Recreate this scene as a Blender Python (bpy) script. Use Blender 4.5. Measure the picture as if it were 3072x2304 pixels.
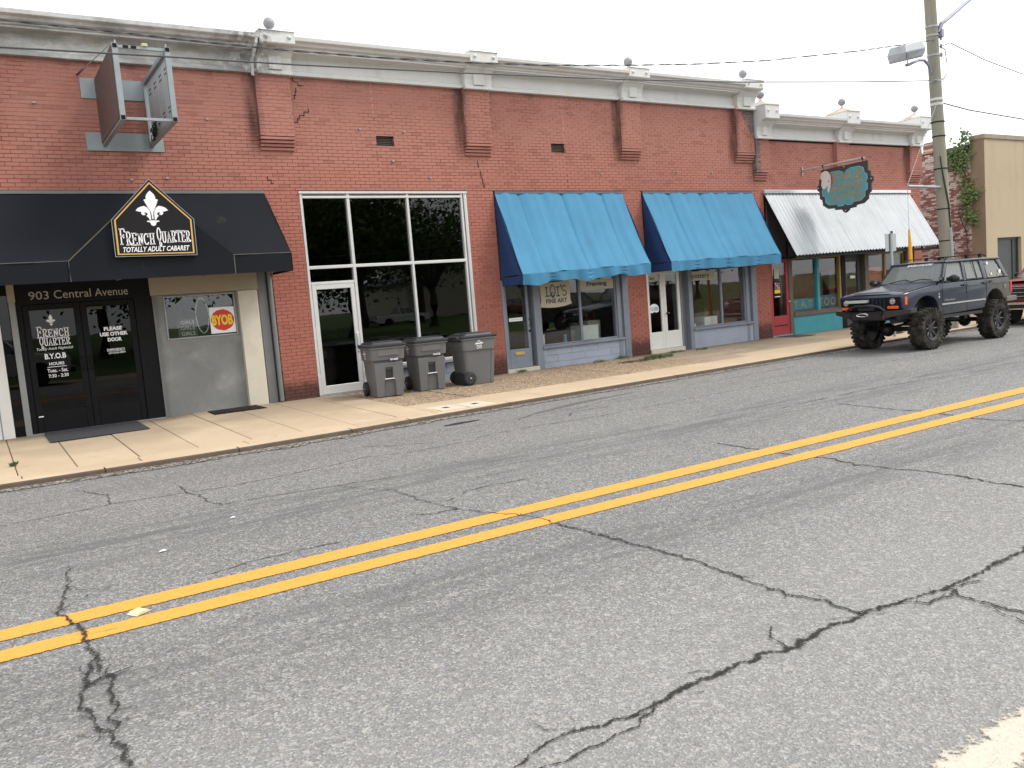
import bpy, bmesh, math, random
from mathutils import Vector, Matrix
for o in list(bpy.data.objects): bpy.data.objects.remove(o)
scene = bpy.context.scene
COL = scene.collection
random.seed(7)
R = math.radians

# ------------------------------------------------------------------ camera
YAW, PITCH, ROLL, FPX = 0.5644438, 0.1005730, -0.0801977, 2534.5
CAM = Vector((0.0, -15.614, 1.72))
_f = Vector((math.sin(YAW)*math.cos(PITCH), math.cos(YAW)*math.cos(PITCH), -math.sin(PITCH)))
_r = Vector((math.cos(YAW), -math.sin(YAW), 0)); _u = _r.cross(_f)
_c, _s = math.cos(ROLL), math.sin(ROLL)
_r2 = _r*_c + _u*_s; _u2 = _u*_c - _r*_s
cam = bpy.data.cameras.new('camera'); cam_o = bpy.data.objects.new('camera', cam); COL.objects.link(cam_o)
cam.sensor_fit = 'HORIZONTAL'; cam.sensor_width = 36.0; cam.lens = FPX/3072*36.0
cam.clip_start = 0.05; cam.clip_end = 3000
cam_o.matrix_world = Matrix(((_r2.x, _u2.x, -_f.x, CAM.x), (_r2.y, _u2.y, -_f.y, CAM.y), (_r2.z, _u2.z, -_f.z, CAM.z), (0, 0, 0, 1)))
scene.camera = cam_o
scene.render.resolution_x, scene.render.resolution_y = 1024, 768

# ------------------------------------------------------------------ overcast sky and weak soft sun
SUN_DIR = Vector((0.62, -0.36, 0.95)).normalized()          # from the scene towards the sun
elev = math.asin(SUN_DIR.z); azim = math.atan2(SUN_DIR.x, SUN_DIR.y)
world = bpy.data.worlds.new('World'); scene.world = world; world.use_nodes = True
wn, wl = world.node_tree.nodes, world.node_tree.links
wn.clear()
sky = wn.new('ShaderNodeTexSky'); sky.sky_type = 'NISHITA'; sky.sun_disc = False
sky.sun_elevation = elev; sky.sun_rotation = azim; sky.air_density = 1.0; sky.dust_density = 3.0; sky.ozone_density = 1.0
hs = wn.new('ShaderNodeHueSaturation'); hs.inputs['Saturation'].default_value = 0.12
mx = wn.new('ShaderNodeMixRGB'); mx.inputs[0].default_value = 0.72; mx.inputs[2].default_value = (10.6, 10.75, 11.0, 1)   # cloud deck
bg = wn.new('ShaderNodeBackground'); bg.inputs['Strength'].default_value = 0.115
wo = wn.new('ShaderNodeOutputWorld')
wl.new(sky.outputs[0], hs.inputs['Color']); wl.new(hs.outputs[0], mx.inputs[1]); wl.new(mx.outputs[0], bg.inputs['Color']); wl.new(bg.outputs[0], wo.inputs[0])
sun = bpy.data.lights.new('sun', 'SUN'); sun.energy = 1.25; sun.angle = R(16); sun.color = (1.0, 0.95, 0.87)
sun_o = bpy.data.objects.new('sun', sun); COL.objects.link(sun_o); sun_o.location = (20, -20, 40)
sun_o.rotation_euler = (-SUN_DIR).to_track_quat('-Z', 'Y').to_euler()
vs = scene.view_settings; vs.view_transform = 'Standard'; vs.look = 'None'; vs.gamma = 1.0; vs.use_curve_mapping = False
vs.exposure = 0.78
scene.render.engine = 'CYCLES'

# ------------------------------------------------------------------ node helpers
class NT:
    def __init__(s, name):
        s.m = bpy.data.materials.new(name); s.m.use_nodes = True
        s.n, s.l = s.m.node_tree.nodes, s.m.node_tree.links
        s.b = s.n['Principled BSDF']; s.out = s.n['Material Output']
        s.pos = s.n.new('ShaderNodeNewGeometry').outputs['Position']
    def _in(s, sock, v):
        if hasattr(v, 'links') or isinstance(v, bpy.types.NodeSocket): s.l.new(v, sock)
        elif isinstance(v, (tuple, list)) and sock.type == 'RGBA': sock.default_value = (v[0], v[1], v[2], 1)
        else: sock.default_value = v
    def math(s, op, a, b=0.0, c=None, clamp=False):
        n = s.n.new('ShaderNodeMath'); n.operation = op; n.use_clamp = clamp
        s._in(n.inputs[0], a); s._in(n.inputs[1], b)
        if c is not None: s._in(n.inputs[2], c)
        return n.outputs[0]
    def noise(s, scale, detail=5, rough=.6, vec=None, stretch=None):
        v = vec or s.pos
        if stretch:
            mp = s.n.new('ShaderNodeMapping'); mp.inputs['Scale'].default_value = stretch; s.l.new(v, mp.inputs[0]); v = mp.outputs[0]
        n = s.n.new('ShaderNodeTexNoise'); n.inputs['Scale'].default_value = scale; n.inputs['Detail'].default_value = detail
        n.inputs['Roughness'].default_value = rough; s.l.new(v, n.inputs['Vector']); return n.outputs['Fac']
    def voro(s, scale, feature='F1', out='Distance', stretch=None):
        v = s.pos
        if stretch:
            mp = s.n.new('ShaderNodeMapping'); mp.inputs['Scale'].default_value = stretch; s.l.new(v, mp.inputs[0]); v = mp.outputs[0]
        n = s.n.new('ShaderNodeTexVoronoi'); n.feature = feature; n.inputs['Scale'].default_value = scale
        s.l.new(v, n.inputs['Vector']); return n.outputs[out]
    def ramp(s, v, a, b, lo=0.0, hi=1.0):
        n = s.n.new('ShaderNodeMapRange'); n.interpolation_type = 'SMOOTHSTEP'
        s._in(n.inputs[0], v)
        for i, q in zip((1, 2, 3, 4), (a, b, lo, hi)): n.inputs[i].default_value = q
        return n.outputs[0]
    def mix(s, f, a, b, mode='MIX'):
        n = s.n.new('ShaderNodeMixRGB'); n.blend_type = mode
        s._in(n.inputs[0], f); s._in(n.inputs[1], a); s._in(n.inputs[2], b); return n.outputs[0]
    def xyz(s):
        n = s.n.new('ShaderNodeSeparateXYZ'); s.l.new(s.pos, n.inputs[0]); return n.outputs
    def bump(s, h, strength=.3, dist=.01):
        n = s.n.new('ShaderNodeBump'); n.inputs['Strength'].default_value = strength; n.inputs['Distance'].default_value = dist
        s.l.new(h, n.inputs['Height']); s.l.new(n.outputs[0], s.b.inputs['Normal'])
    def done(s, col=None, rough=.7, metal=0.0, spec=.5):
        if col is not None: s._in(s.b.inputs['Base Color'], col)
        s._in(s.b.inputs['Roughness'], rough); s._in(s.b.inputs['Metallic'], metal); s.b.inputs['Specular IOR Level'].default_value = spec
        return s.m
MATS = {}
def sc(c, k): return tuple(min(1.0, max(0.0, v*k)) for v in c)
def plain(name, col, rough=.6, metal=0.0, var=.15, scale=4.0, bump=.12, bscale=45.0, spec=.5, dirt=None, dirt_amt=.35):
    if name in MATS: return MATS[name]
    t = NT(name)
    c = t.mix(t.noise(scale, 6), sc(col, 1-var), sc(col, 1+var))
    if dirt is not None:
        c = t.mix(t.math('MULTIPLY', t.ramp(t.noise(1.7, 8, .7), .45, .75), dirt_amt), c, dirt)
    if bump: t.bump(t.noise(bscale, 3), bump, .004)
    MATS[name] = t.done(c, t.math('ADD', t.math('MULTIPLY', t.noise(9, 3), .2), rough-.1), metal, spec)
    return MATS[name]

# ------------------------------------------------------------------ mesh builder
WLOC = {}
class MB:
    def __init__(s): s.v, s.f, s.uv = [], [], None
    def add(s, vs_, fs):
        o = len(s.v); s.v += [tuple(q) for q in vs_]; s.f += [tuple(i+o for i in f) for f in fs]; return s
    def box(s, x0, x1, y0, y1, z0, z1):
        return s.add([(x0,y0,z0),(x1,y0,z0),(x1,y1,z0),(x0,y1,z0),(x0,y0,z1),(x1,y0,z1),(x1,y1,z1),(x0,y1,z1)],
                     [(0,3,2,1),(4,5,6,7),(0,1,5,4),(1,2,6,5),(2,3,7,6),(3,0,4,7)])
    def poly(s, pts): return s.add(pts, [tuple(range(len(pts)))])
    def prism(s, pts, axis, a, b):
        # pts: 2D outline in the two other axes (xy order kept), extruded along axis from a to b
        n = len(pts)
        def P(p, t): return (t, p[0], p[1]) if axis == 'x' else ((p[0], t, p[1]) if axis == 'y' else (p[0], p[1], t))
        area = sum(pts[i][0]*pts[(i+1) % n][1]-pts[(i+1) % n][0]*pts[i][1] for i in range(n))
        if area < 0: pts = pts[::-1]
        flip = (axis == 'y')
        lo, hi = min(a, b), max(a, b)
        vs_ = [P(p, lo) for p in pts]+[P(p, hi) for p in pts]
        fs = [tuple(range(n))[::-1], tuple(range(n, 2*n))]+[(i, (i+1) % n, n+(i+1) % n, n+i) for i in range(n)]
        if flip: fs = [f[::-1] for f in fs]
        return s.add(vs_, fs)
    def loft(s, rings, cap=True):
        n = len(rings[0]); o = len(s.v)
        for r in rings: s.v += [tuple(q) for q in r]
        for k in range(len(rings)-1):
            for i in range(n):
                j = (i+1) % n; s.f.append((o+k*n+i, o+k*n+j, o+(k+1)*n+j, o+(k+1)*n+i))
        if cap:
            s.f.append(tuple(o+i for i in range(n))[::-1]); s.f.append(tuple(o+(len(rings)-1)*n+i for i in range(n)))
        return s
    def tube(s, pts, r, n=8, cap=True):
        pts = [Vector(p) for p in pts]; rings = []
        rr = r if isinstance(r, (list, tuple)) else [r]*len(pts)
        for i, p in enumerate(pts):
            d = (pts[min(i+1, len(pts)-1)]-pts[max(i-1, 0)])
            d = d.normalized() if d.length > 1e-9 else Vector((0, 0, 1))
            a = d.cross(Vector((0, 0, 1)))
            if a.length < .05: a = d.cross(Vector((1, 0, 0)))
            a.normalize(); b = d.cross(a)
            rings.append([p+(a*math.cos(2*math.pi*k/n)+b*math.sin(2*math.pi*k/n))*rr[i] for k in range(n)])
        return s.loft(rings, cap)
    def lathe(s, c, axis, prof, n=24, cap=True):
        # prof: (radius, offset along axis)
        c = Vector(c); rings = []
        e = {'x': (Vector((0,1,0)), Vector((0,0,1)), Vector((1,0,0))), 'y': (Vector((0,0,1)), Vector((1,0,0)), Vector((0,1,0))), 'z': (Vector((1,0,0)), Vector((0,1,0)), Vector((0,0,1)))}[axis]
        for r, t in prof:
            rings.append([c+e[2]*t+(e[0]*math.cos(2*math.pi*k/n)+e[1]*math.sin(2*math.pi*k/n))*max(r, 1e-4) for k in range(n)])
        return s.loft(rings, cap)
    def ball(s, c, r, n=16, sx=1, sy=1, sz=1):
        m = n//2; prof = [(math.sin(math.pi*k/m), -math.cos(math.pi*k/m)) for k in range(m+1)]
        o = len(s.v); s.lathe((0,0,0), 'z', [(a*r, b*r) for a, b in prof], n)
        s.v[o:] = [(c[0]+x*sx, c[1]+y*sy, c[2]+z*sz) for x, y, z in s.v[o:]]; return s
    def grid(s, fn, nu, nv, uv=False):
        o = len(s.v)
        for i in range(nu+1):
            for j in range(nv+1): s.v.append(tuple(fn(i/nu, j/nv)))
        for i in range(nu):
            for j in range(nv):
                a = o+i*(nv+1)+j; s.f.append((a, a+nv+1, a+nv+2, a+1))
        return s
    def build(s, name, mat, parent=None, smooth=False, bevel=0.0, local=False, seg=2, angle=30):
        me = bpy.data.meshes.new(name)
        off = Vector((0, 0, 0)) if (local or parent is None) else WLOC.get(parent.name, Vector((0, 0, 0)))
        me.from_pydata([(x-off.x, y-off.y, z-off.z) for x, y, z in s.v], [], s.f)
        if bevel:
            bm = bmesh.new(); bm.from_mesh(me); bmesh.ops.remove_doubles(bm, verts=bm.verts, dist=1e-5)
            bmesh.ops.recalc_face_normals(bm, faces=bm.faces)
            ed = [e for e in bm.edges if len(e.link_faces) == 2 and e.calc_face_angle(0) > R(angle)]
            bmesh.ops.bevel(bm, geom=ed, offset=bevel, segments=seg, affect='EDGES', profile=.6, clamp_overlap=True)
            bm.to_mesh(me); bm.free()
        if s.uv is not None:
            ul = me.uv_layers.new(name='UVMap')
            for lp in me.loops: ul.data[lp.index].uv = s.uv[lp.vertex_index]
        if smooth:
            me.polygons.foreach_set('use_smooth', [True]*len(me.polygons))
            if smooth != 'all':
                try: me.set_sharp_from_angle(angle=R(35))
                except Exception: pass
        me.materials.append(mat); me.update()
        o = bpy.data.objects.new(name, me); COL.objects.link(o)
        if parent is not None: o.parent = parent
        WLOC[o.name] = off
        return o
def tag(o, label, cat, group=None, kind=None):
    if label: o['label'] = label
    if cat: o['category'] = cat
    if group: o['group'] = group
    if kind: o['kind'] = kind
    return o
def thing(name, label, cat, loc=(0, 0, 0), rz=0.0, group=None):
    o = bpy.data.objects.new(name, None); COL.objects.link(o); o.empty_display_size = .2
    o.location = loc; o.rotation_euler = (0, 0, rz); WLOC[o.name] = Vector(loc)
    return tag(o, label, cat, group)
def top(mb, name, mat, label, cat, group=None, kind=None, **k): return tag(mb.build(name, mat, None, **k), label, cat, group, kind)

# ------------------------------------------------------------------ lettering
def text_tris(body, bold=0.0, shear=0.0, spacing=1.0):
    cu = bpy.data.curves.new('lettering', 'FONT'); cu.body = body; cu.offset = bold; cu.shear = shear; cu.space_character = spacing; cu.resolution_u = 3
    ob = bpy.data.objects.new('lettering', cu); COL.objects.link(ob)
    dg = bpy.context.evaluated_depsgraph_get(); me = bpy.data.meshes.new_from_object(ob.evaluated_get(dg))
    vs_ = [(v.co.x, v.co.y) for v in me.vertices]; fs = [tuple(p.vertices) for p in me.polygons]
    bpy.data.objects.remove(ob); bpy.data.curves.remove(cu); bpy.data.meshes.remove(me)
    return vs_, fs
def fit(vs_, x0, x1, z0, z1):
    ax, bx = min(v[0] for v in vs_), max(v[0] for v in vs_); az, bz = min(v[1] for v in vs_), max(v[1] for v in vs_)
    return [(x0+(v[0]-ax)/max(bx-ax, 1e-6)*(x1-x0), z0+(v[1]-az)/max(bz-az, 1e-6)*(z1-z0)) for v in vs_]
def plane_y(y, skew=0.0): return lambda p: (p[0], y, p[1]+skew*p[0])
def plane_x(x, y0=0.0): return lambda p: (x, y0-p[0], p[1])
class Line(tuple): pass
def each(name, mat, parent, boxes, **k):
    for b in boxes: MB().box(*b).build(name, mat, parent, **k)
def lettering(parts, place, mat, parent, name='lettering', local=False):
    m = MB(); o = None
    for p in parts:
        if isinstance(p, Line):                      # a line of words is an object of its own
            o = MB().add([place(v) for v in p[0]], p[1]).build(name, mat, parent, local=local)
        else: m.add([place(v) for v in p[0]], p[1])
    return m.build(name, mat, parent, local=local) if m.f else o
def word(body, x0, x1, z0, z1, **k):
    v, f = text_tris(body, **k); return Line((fit(v, x0, x1, z0, z1), f))
# slab-serif stroke letters (unit box 0..1 wide, 0..1 high)
def arc(cx, cy, rx, ry, a0, a1, n=10): return [(cx+rx*math.cos(R(a0+(a1-a0)*i/n)), cy+ry*math.sin(R(a0+(a1-a0)*i/n))) for i in range(n+1)]
STROKES = {
 'F': [[(.2,0),(.2,1)],[(.2,1),(.92,1)],[(.2,.52),(.7,.52)],[(.0,0),(.42,0)],[(.0,1),(.2,1)],[(.92,1),(.92,.82)],[(.7,.62),(.7,.42)]],
 'R': [[(.2,0),(.2,1)],[(0,0),(.42,0)],[(0,1),(.2,1)],[(.2,1)]+arc(.5,.75,.32,.25,90,-90)+[(.2,.5)],[(.45,.5),(.7,.12)]+arc(.86,.12,.14,.12,180,360,6)],
 'E': [[(.2,0),(.2,1)],[(0,1),(.85,1)],[(0,0),(.88,0)],[(.2,.52),(.65,.52)],[(.85,1),(.85,.84)],[(.88,0),(.88,.18)],[(.65,.62),(.65,.42)]],
 'N': [[(.2,0),(.2,1)],[(.8,0),(.8,1)],[(.2,1),(.8,0)],[(0,0),(.4,0)],[(0,1),(.2,1)],[(.62,1),(1,1)]],
 'C': [arc(.52,.5,.44,.5,45,318,16),[(.84,.98),(.84,.7)]],
 'H': [[(.2,0),(.2,1)],[(.8,0),(.8,1)],[(.2,.5),(.8,.5)],[(.02,0),(.38,0)],[(.02,1),(.38,1)],[(.62,0),(.98,0)],[(.62,1),(.98,1)]],
 'Q': [arc(.5,.58,.4,.42,0,360,20),[(.35,.28),(.5,.1)]+arc(.66,-.06,.2,.14,150,400,10)],
 'U': [[(.18,1),(.18,.3)]+arc(.5,.3,.32,.3,180,360)+[(.82,1)],[(.0,1),(.36,1)],[(.64,1),(1,1)]],
 'A': [[(.12,0),(.5,1),(.88,0)],[(.27,.36),(.73,.36)],[(-.02,0),(.28,0)],[(.72,0),(1.02,0)]],
 'T': [[(.5,0),(.5,1)],[(0,1),(1,1)],[(.3,0),(.7,0)],[(0,1),(0,.8)],[(1,1),(1,.8)]],
 'L': [[(.25,0),(.25,1)],[(.05,1),(.45,1)],[(.02,0),(.95,0),(.95,.22)]],
 'O': [arc(.5,.5,.42,.5,0,360,20)],
 'I': [[(.5,0),(.5,1)],[(.2,0),(.8,0)],[(.2,1),(.8,1)]],
 'S': [arc(.5,.75,.36,.25,30,270,12)+arc(.5,.25,.38,.25,90,-150,12)],
 "'": [[(.5,1.0),(.42,.78)]],
}
def strokes(ch, x0, x1, z0, z1, w):
    vs_, fs = [], []
    for pl in STROKES[ch]:
        P = [Vector((x0+px*(x1-x0), z0+pz*(z1-z0))) for px, pz in pl]
        L, Rr = [], []
        for i, p in enumerate(P):
            d = (P[min(i+1, len(P)-1)]-P[max(i-1, 0)]); d = d.normalized() if d.length > 0 else Vector((1, 0)); n = Vector((-d.y, d.x))*w*.5
            if i == 0: p = p-d*w*.35
            if i == len(P)-1: p = p+d*w*.35
            L.append(p+n); Rr.append(p-n)
        o = len(vs_); k = len(P); vs_ += [tuple(q) for q in L+Rr]
        fs += [(o+i, o+i+1, o+k+i+1, o+k+i) for i in range(k-1)]
    return vs_, fs
def stroke_word(s, x0, x1, z0, z1, w, drops=None):
    out = []; n = len(s); cw = (x1-x0)/n
    for i, ch in enumerate(s):
        if ch == ' ': continue
        a, b = (drops[i] if drops else (0, 1))
        out.append(strokes(ch, x0+i*cw+cw*.06, x0+(i+1)*cw-cw*.06, z0+a*(z1-z0), z0+b*(z1-z0), w))
    return out
def fleur(cx, z0, h, w):
    # fleur-de-lis outline, half profile mirrored (units of h)
    mid = [(0,1.0),(.05,.95),(.1,.89),(.125,.82),(.12,.77),(.19,.74),(.17,.71),(.155,.66),(.13,.6),(.08,.5),(.035,.4),(.02,.3),(.02,.2)]
    wing = [(.045,.3),(.06,.43),(.11,.52),(.19,.57),(.28,.55),(.36,.51),(.42,.44),(.33,.41),(.27,.405),(.29,.36),(.25,.31),(.19,.315),(.17,.35),(.21,.355),(.19,.39),(.14,.38),(.12,.33),(.16,.29),(.1,.22),(.09,.18),(.045,.18)]
    foot = [(.16,.15),(.16,.125),(.09,.11),(.07,.07),(.06,.03),(0,0)]
    out = []
    def P(q, sgn): return (cx+sgn*q[0]*w/.84, z0+q[1]*h)
    a = [P(q, 1) for q in mid]; b = [P(q, -1) for q in mid[1:]]; out.append(a+b[::-1])
    out.append([P(q, 1) for q in wing]); out.append([P(q, -1) for q in wing])
    f = [(.0,.165)]+foot; out.append([P((0,.165), 1)]+[P(q, 1) for q in foot]+[P(q, -1) for q in foot[:-1]][::-1])
    return [(pl, [tuple(range(len(pl)))]) for pl in out]

# ================================================================== special materials
PIL_X = (0.1, 4.87, 9.17, 13.38, 17.26, 17.93, 24.85)
def wall_dirt_shade(t, c, x, z, rnd):
    s_ = None
    for px in PIL_X[1:]:  # soot plus the shade of the pilaster flanks, both painted in dark
        q = t.ramp(t.math('ABSOLUTE', t.math('SUBTRACT', x, px-.05)), .02, .22, 1, 0)
        s_ = q if s_ is None else t.math('MAXIMUM', s_, q)
    s_ = t.math('MULTIPLY', t.math('MULTIPLY', s_, t.ramp(z, 4.55, 5.3)), t.ramp(t.noise(3.1, 6, .7, stretch=(1, 1, .25)), .3, .62))
    c = t.mix(t.math('MULTIPLY', s_, .78), c, (.05, .036, .034))
    # bare grey patches where the two buildings meet
    q1 = t.math('MULTIPLY', t.ramp(t.math('ADD', t.math('SUBTRACT', x, 17.33), t.math('MULTIPLY', z, .7)), 4.30, 4.34), t.ramp(x, 17.97, 17.94))
    q2 = t.math('MULTIPLY', t.ramp(x, 17.93, 17.94), t.ramp(t.math('ADD', x, t.math('MULTIPLY', rnd, .1)), 18.20, 18.12))
    q = t.math('MULTIPLY', t.math('MAXIMUM', q1, q2), t.ramp(z, 4.35, 4.5))
    c = t.mix(t.math('MULTIPLY', q, .8), c, t.mix(rnd, (.10, .085, .085), (.20, .17, .16)))
    # soot washed down below the cornice foot
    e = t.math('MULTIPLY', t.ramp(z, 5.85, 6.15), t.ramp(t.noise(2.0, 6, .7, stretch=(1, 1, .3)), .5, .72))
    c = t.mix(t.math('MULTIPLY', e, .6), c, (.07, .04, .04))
    # dark painted foot of the piers
    g = t.ramp(t.math('ADD', z, t.math('MULTIPLY', t.noise(5, 4), .35)), .48, .78, 1, 0)
    c = t.mix(t.math('MULTIPLY', g, .85), c, (.055, .028, .024))
    return c
def brick_mat(name, base, dark, hi, soot_shade_glare=True, pale=0.0):
    t = NT(name); x, y, z = t.xyz()
    row = t.math('FLOOR', t.math('DIVIDE', z, .065))
    colx = t.math('FLOOR', t.math('ADD', t.math('DIVIDE', t.math('ADD', x, y), .202), t.math('MULTIPLY', t.math('MODULO', row, 2.0), .5)))
    cb = t.n.new('ShaderNodeCombineXYZ'); t.l.new(colx, cb.inputs[0]); t.l.new(row, cb.inputs[1])
    w = t.n.new('ShaderNodeTexWhiteNoise'); w.noise_dimensions = '2D'; t.l.new(cb.outputs[0], w.inputs['Vector'])
    rnd = w.outputs['Value']
    c = t.mix(t.noise(.55, 5), base, hi)
    if soot_shade_glare: c = t.mix(t.math('MULTIPLY', t.ramp(t.math('ADD', z, t.math('MULTIPLY', t.noise(.5, 4), 1.5)), 3.6, 5.9), .75), c, (.415, .19, .152))   # veiling sky glare painted in: brick paler higher up
    c = t.mix(t.math('MULTIPLY', t.ramp(rnd, .84, .98), .34), c, dark)
    c = t.mix(t.math('MULTIPLY', t.ramp(rnd, .22, .02), .25), c, hi)
    c = t.mix(t.math('MULTIPLY', t.ramp(t.noise(2.2, 8, .7), .5, .78), .26), c, dark)
    c = t.mix(t.math('MULTIPLY', t.ramp(t.noise(38, 4), .55, .8), .22), c, sc(dark, .8))
    c = t.mix(t.ramp(t.noise(.32, 5, .65), .42, .66, 0, .30), c, sc(dark, 1.25))
    c = t.mix(t.ramp(t.noise(1.0, 7, .72, stretch=(1, 1, .3)), .56, .74, 0, .30), c, sc(hi, 1.12))
    if pale:
        pv = t.math('ADD', t.math('MULTIPLY', rnd, .45), t.noise(1.3, 6, .7))
        c = t.mix(t.ramp(pv, .62, .86, 0, pale), c, (.62, .55, .50))
    if soot_shade_glare: c = wall_dirt_shade(t, c, x, z, rnd)
    t.bump(t.noise(55, 5), .35, .006)
    return t.done(c, .78, 0, .3)
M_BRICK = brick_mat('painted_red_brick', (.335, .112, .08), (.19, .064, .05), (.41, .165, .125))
M_BRICK2 = brick_mat('whitewashed_brick', (.20, .085, .07), (.07, .035, .032), (.30, .15, .12), soot_shade_glare=False, pale=.85)
t = NT('mortar_joint'); x, y, z = t.xyz()
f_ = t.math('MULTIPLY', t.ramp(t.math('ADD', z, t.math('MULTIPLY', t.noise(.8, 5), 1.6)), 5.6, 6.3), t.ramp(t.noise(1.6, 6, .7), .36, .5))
M_MORTAR = t.done(wall_dirt_shade(t, t.mix(f_, t.mix(t.ramp(t.noise(2.6, 6, .7, stretch=(.6, 1, 2.5)), .36, .60), (.16, .056, .043), (.38, .15, .112)), (.62, .38, .32)), x, z, t.noise(9, 2)), .9, 0, .2)
M_MORTAR2 = plain('grey_mortar', (.12, .10, .09), .9, var=.3)
# asphalt
t = NT('worn_asphalt'); x, y, z = t.xyz()
agg = t.voro(95, 'F1', 'Color'); sp = t.n.new('ShaderNodeSeparateColor'); t.l.new(agg, sp.inputs[0])
fine = t.noise(150, 3, .7); big = t.noise(.35, 6, .65); streak = t.noise(1.0, 6, .7, stretch=(.22, 2.6, 1))
c = t.mix(big, (.135, .135, .134), (.235, .232, .226))
c = t.mix(t.ramp(t.noise(2.3, 6, .7), .45, .7, 0, .35), c, (.15, .149, .146))
c = t.mix(t.ramp(t.noise(1.3, 5, .7), .55, .75, 0, .3), c, (.27, .265, .255))
c = t.mix(t.math('MULTIPLY', t.ramp(streak, .5, .72), .30), c, (.11, .109, .107))
c = t.mix(t.ramp(sp.outputs[0], .62, .96, 0, .75), c, (.43, .42, .405))
bg2 = t.n.new('ShaderNodeSeparateColor'); t.l.new(t.voro(38, 'F1', 'Color'), bg2.inputs[0])
c = t.mix(t.ramp(bg2.outputs[0], .86, .97, 0, .55), c, (.42, .40, .37))
c = t.mix(t.ramp(bg2.outputs[1], .88, .97, 0, .5), c, (.09, .088, .085))
c = t.mix(t.ramp(sp.outputs[1], .66, .96, 0, .75), c, (.075, .075, .08))
c = t.mix(t.math('MULTIPLY', t.ramp(sp.outputs[2], .93, .99), .4), c, (.34, .26, .17))
c = t.mix(t.ramp(fine, .52, .70, 0, .5), c, (.05, .05, .055))
# oily wheel tracks of the two lanes
for yc, wd, am in ((-8.1, 1.1, .75), (-11.15, .75, .62), (-5.6, .5, .25)):
    tr = t.ramp(t.math('ABSOLUTE', t.math('SUBTRACT', y, yc)), .1, wd, am, 0)
    c = t.mix(t.math('MULTIPLY', tr, t.ramp(t.noise(2.2, 8, .75, stretch=(.28, 2.2, 1)), .42, .62)), c, (.10, .099, .098))
# freshly bleached strip nearest the edge line
c = t.mix(t.ramp(t.math('ADD', y, t.math('MULTIPLY', t.noise(.8, 4), .7)), -10.6, -12.8, 0, .34), c, (.36, .352, .338))
t.bump(t.math('ADD', t.voro(95, 'F1'), t.math('MULTIPLY', fine, .5)), .75, .012)
M_ROAD = t.done(c, .82, 0, .35)
# crack strip: ragged dark core, transparent towards the strip's rim (uses the strip's own UV)
def ragged(name, col, lo=.2, hi=.75, scale=14, rough=.95, col2=None, amp=.9, maxa=1.0, breaks=0.0, cells=0, speck=0.0):
    t = NT(name); uv = t.n.new('ShaderNodeUVMap').outputs[0]
    s2 = t.n.new('ShaderNodeSeparateXYZ'); t.l.new(uv, s2.inputs[0])
    d = t.math('ABSOLUTE', s2.outputs[1])
    k = t.math('ADD', d, t.math('MULTIPLY', t.math('SUBTRACT', t.noise(scale, 6, .75), .5), amp))
    a = t.ramp(k, lo, hi, maxa, 0)
    if speck: a = t.math('MULTIPLY', a, t.math('MULTIPLY', t.ramp(t.noise(130, 2, .6), speck, speck+.08), t.ramp(t.noise(7, 6, .75), .22, .34)))
    if breaks: a = t.math('MULTIPLY', a, t.ramp(t.noise(3.5, 5, .7), breaks, breaks+.12))
    tr = t.n.new('ShaderNodeBsdfTransparent'); ms = t.n.new('ShaderNodeMixShader')
    t.l.new(a, ms.inputs[0]); t.l.new(tr.outputs[0], ms.inputs[1]); t.l.new(t.b.outputs[0], ms.inputs[2]); t.l.new(ms.outputs[0], t.out.inputs[0])
    cc = t.mix(t.noise(60, 4), sc(col, .7), col2 or sc(col, 1.3))
    if cells:
        sp = t.n.new('ShaderNodeSeparateColor'); t.l.new(t.voro(cells, 'F1', 'Color'), sp.inputs[0]); cc = t.mix(t.ramp(sp.outputs[0], .2, .9), sc(col, .7), col2)
    return t.done(cc, rough, 0, .2)
M_CRACK = ragged('crack_shadow', (.026, .024, .022), .10, .20, 62, amp=1.5, maxa=.92)
M_HAIR = ragged('hairline_crack', (.06, .058, .056), .05, .6, 30, amp=1.9, maxa=.8, breaks=.38)
M_YELLOW = ragged('yellow_road_paint', (.66, .29, .04), .88, 1.0, 34, .7, (.78, .39, .085), amp=.5, speck=.30)
M_WHITE_LINE = ragged('worn_white_road_paint', (.46, .42, .34), .50, .75, 15, .7, (.62, .57, .47), amp=1.9, speck=.26)
M_GRAVEL = ragged('gutter_gravel', (.06, .056, .05), .30, .75, 5, .95, (.30, .275, .235), amp=1.7, cells=38)
M_HAIR2 = None
M_STAIN = ragged('tar_stain', (.03, .03, .03), .4, .8, 9, .8, amp=.9)
M_OIL2 = ragged('faint_raveling', (.06, .06, .065), .05, .5, 75, .9, (.12, .12, .125), amp=3.0, maxa=.30)
M_OIL = ragged('raveled_asphalt', (.045, .045, .05), .0, .4, 85, .9, (.12, .12, .12), amp=3.2, maxa=.5)
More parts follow.
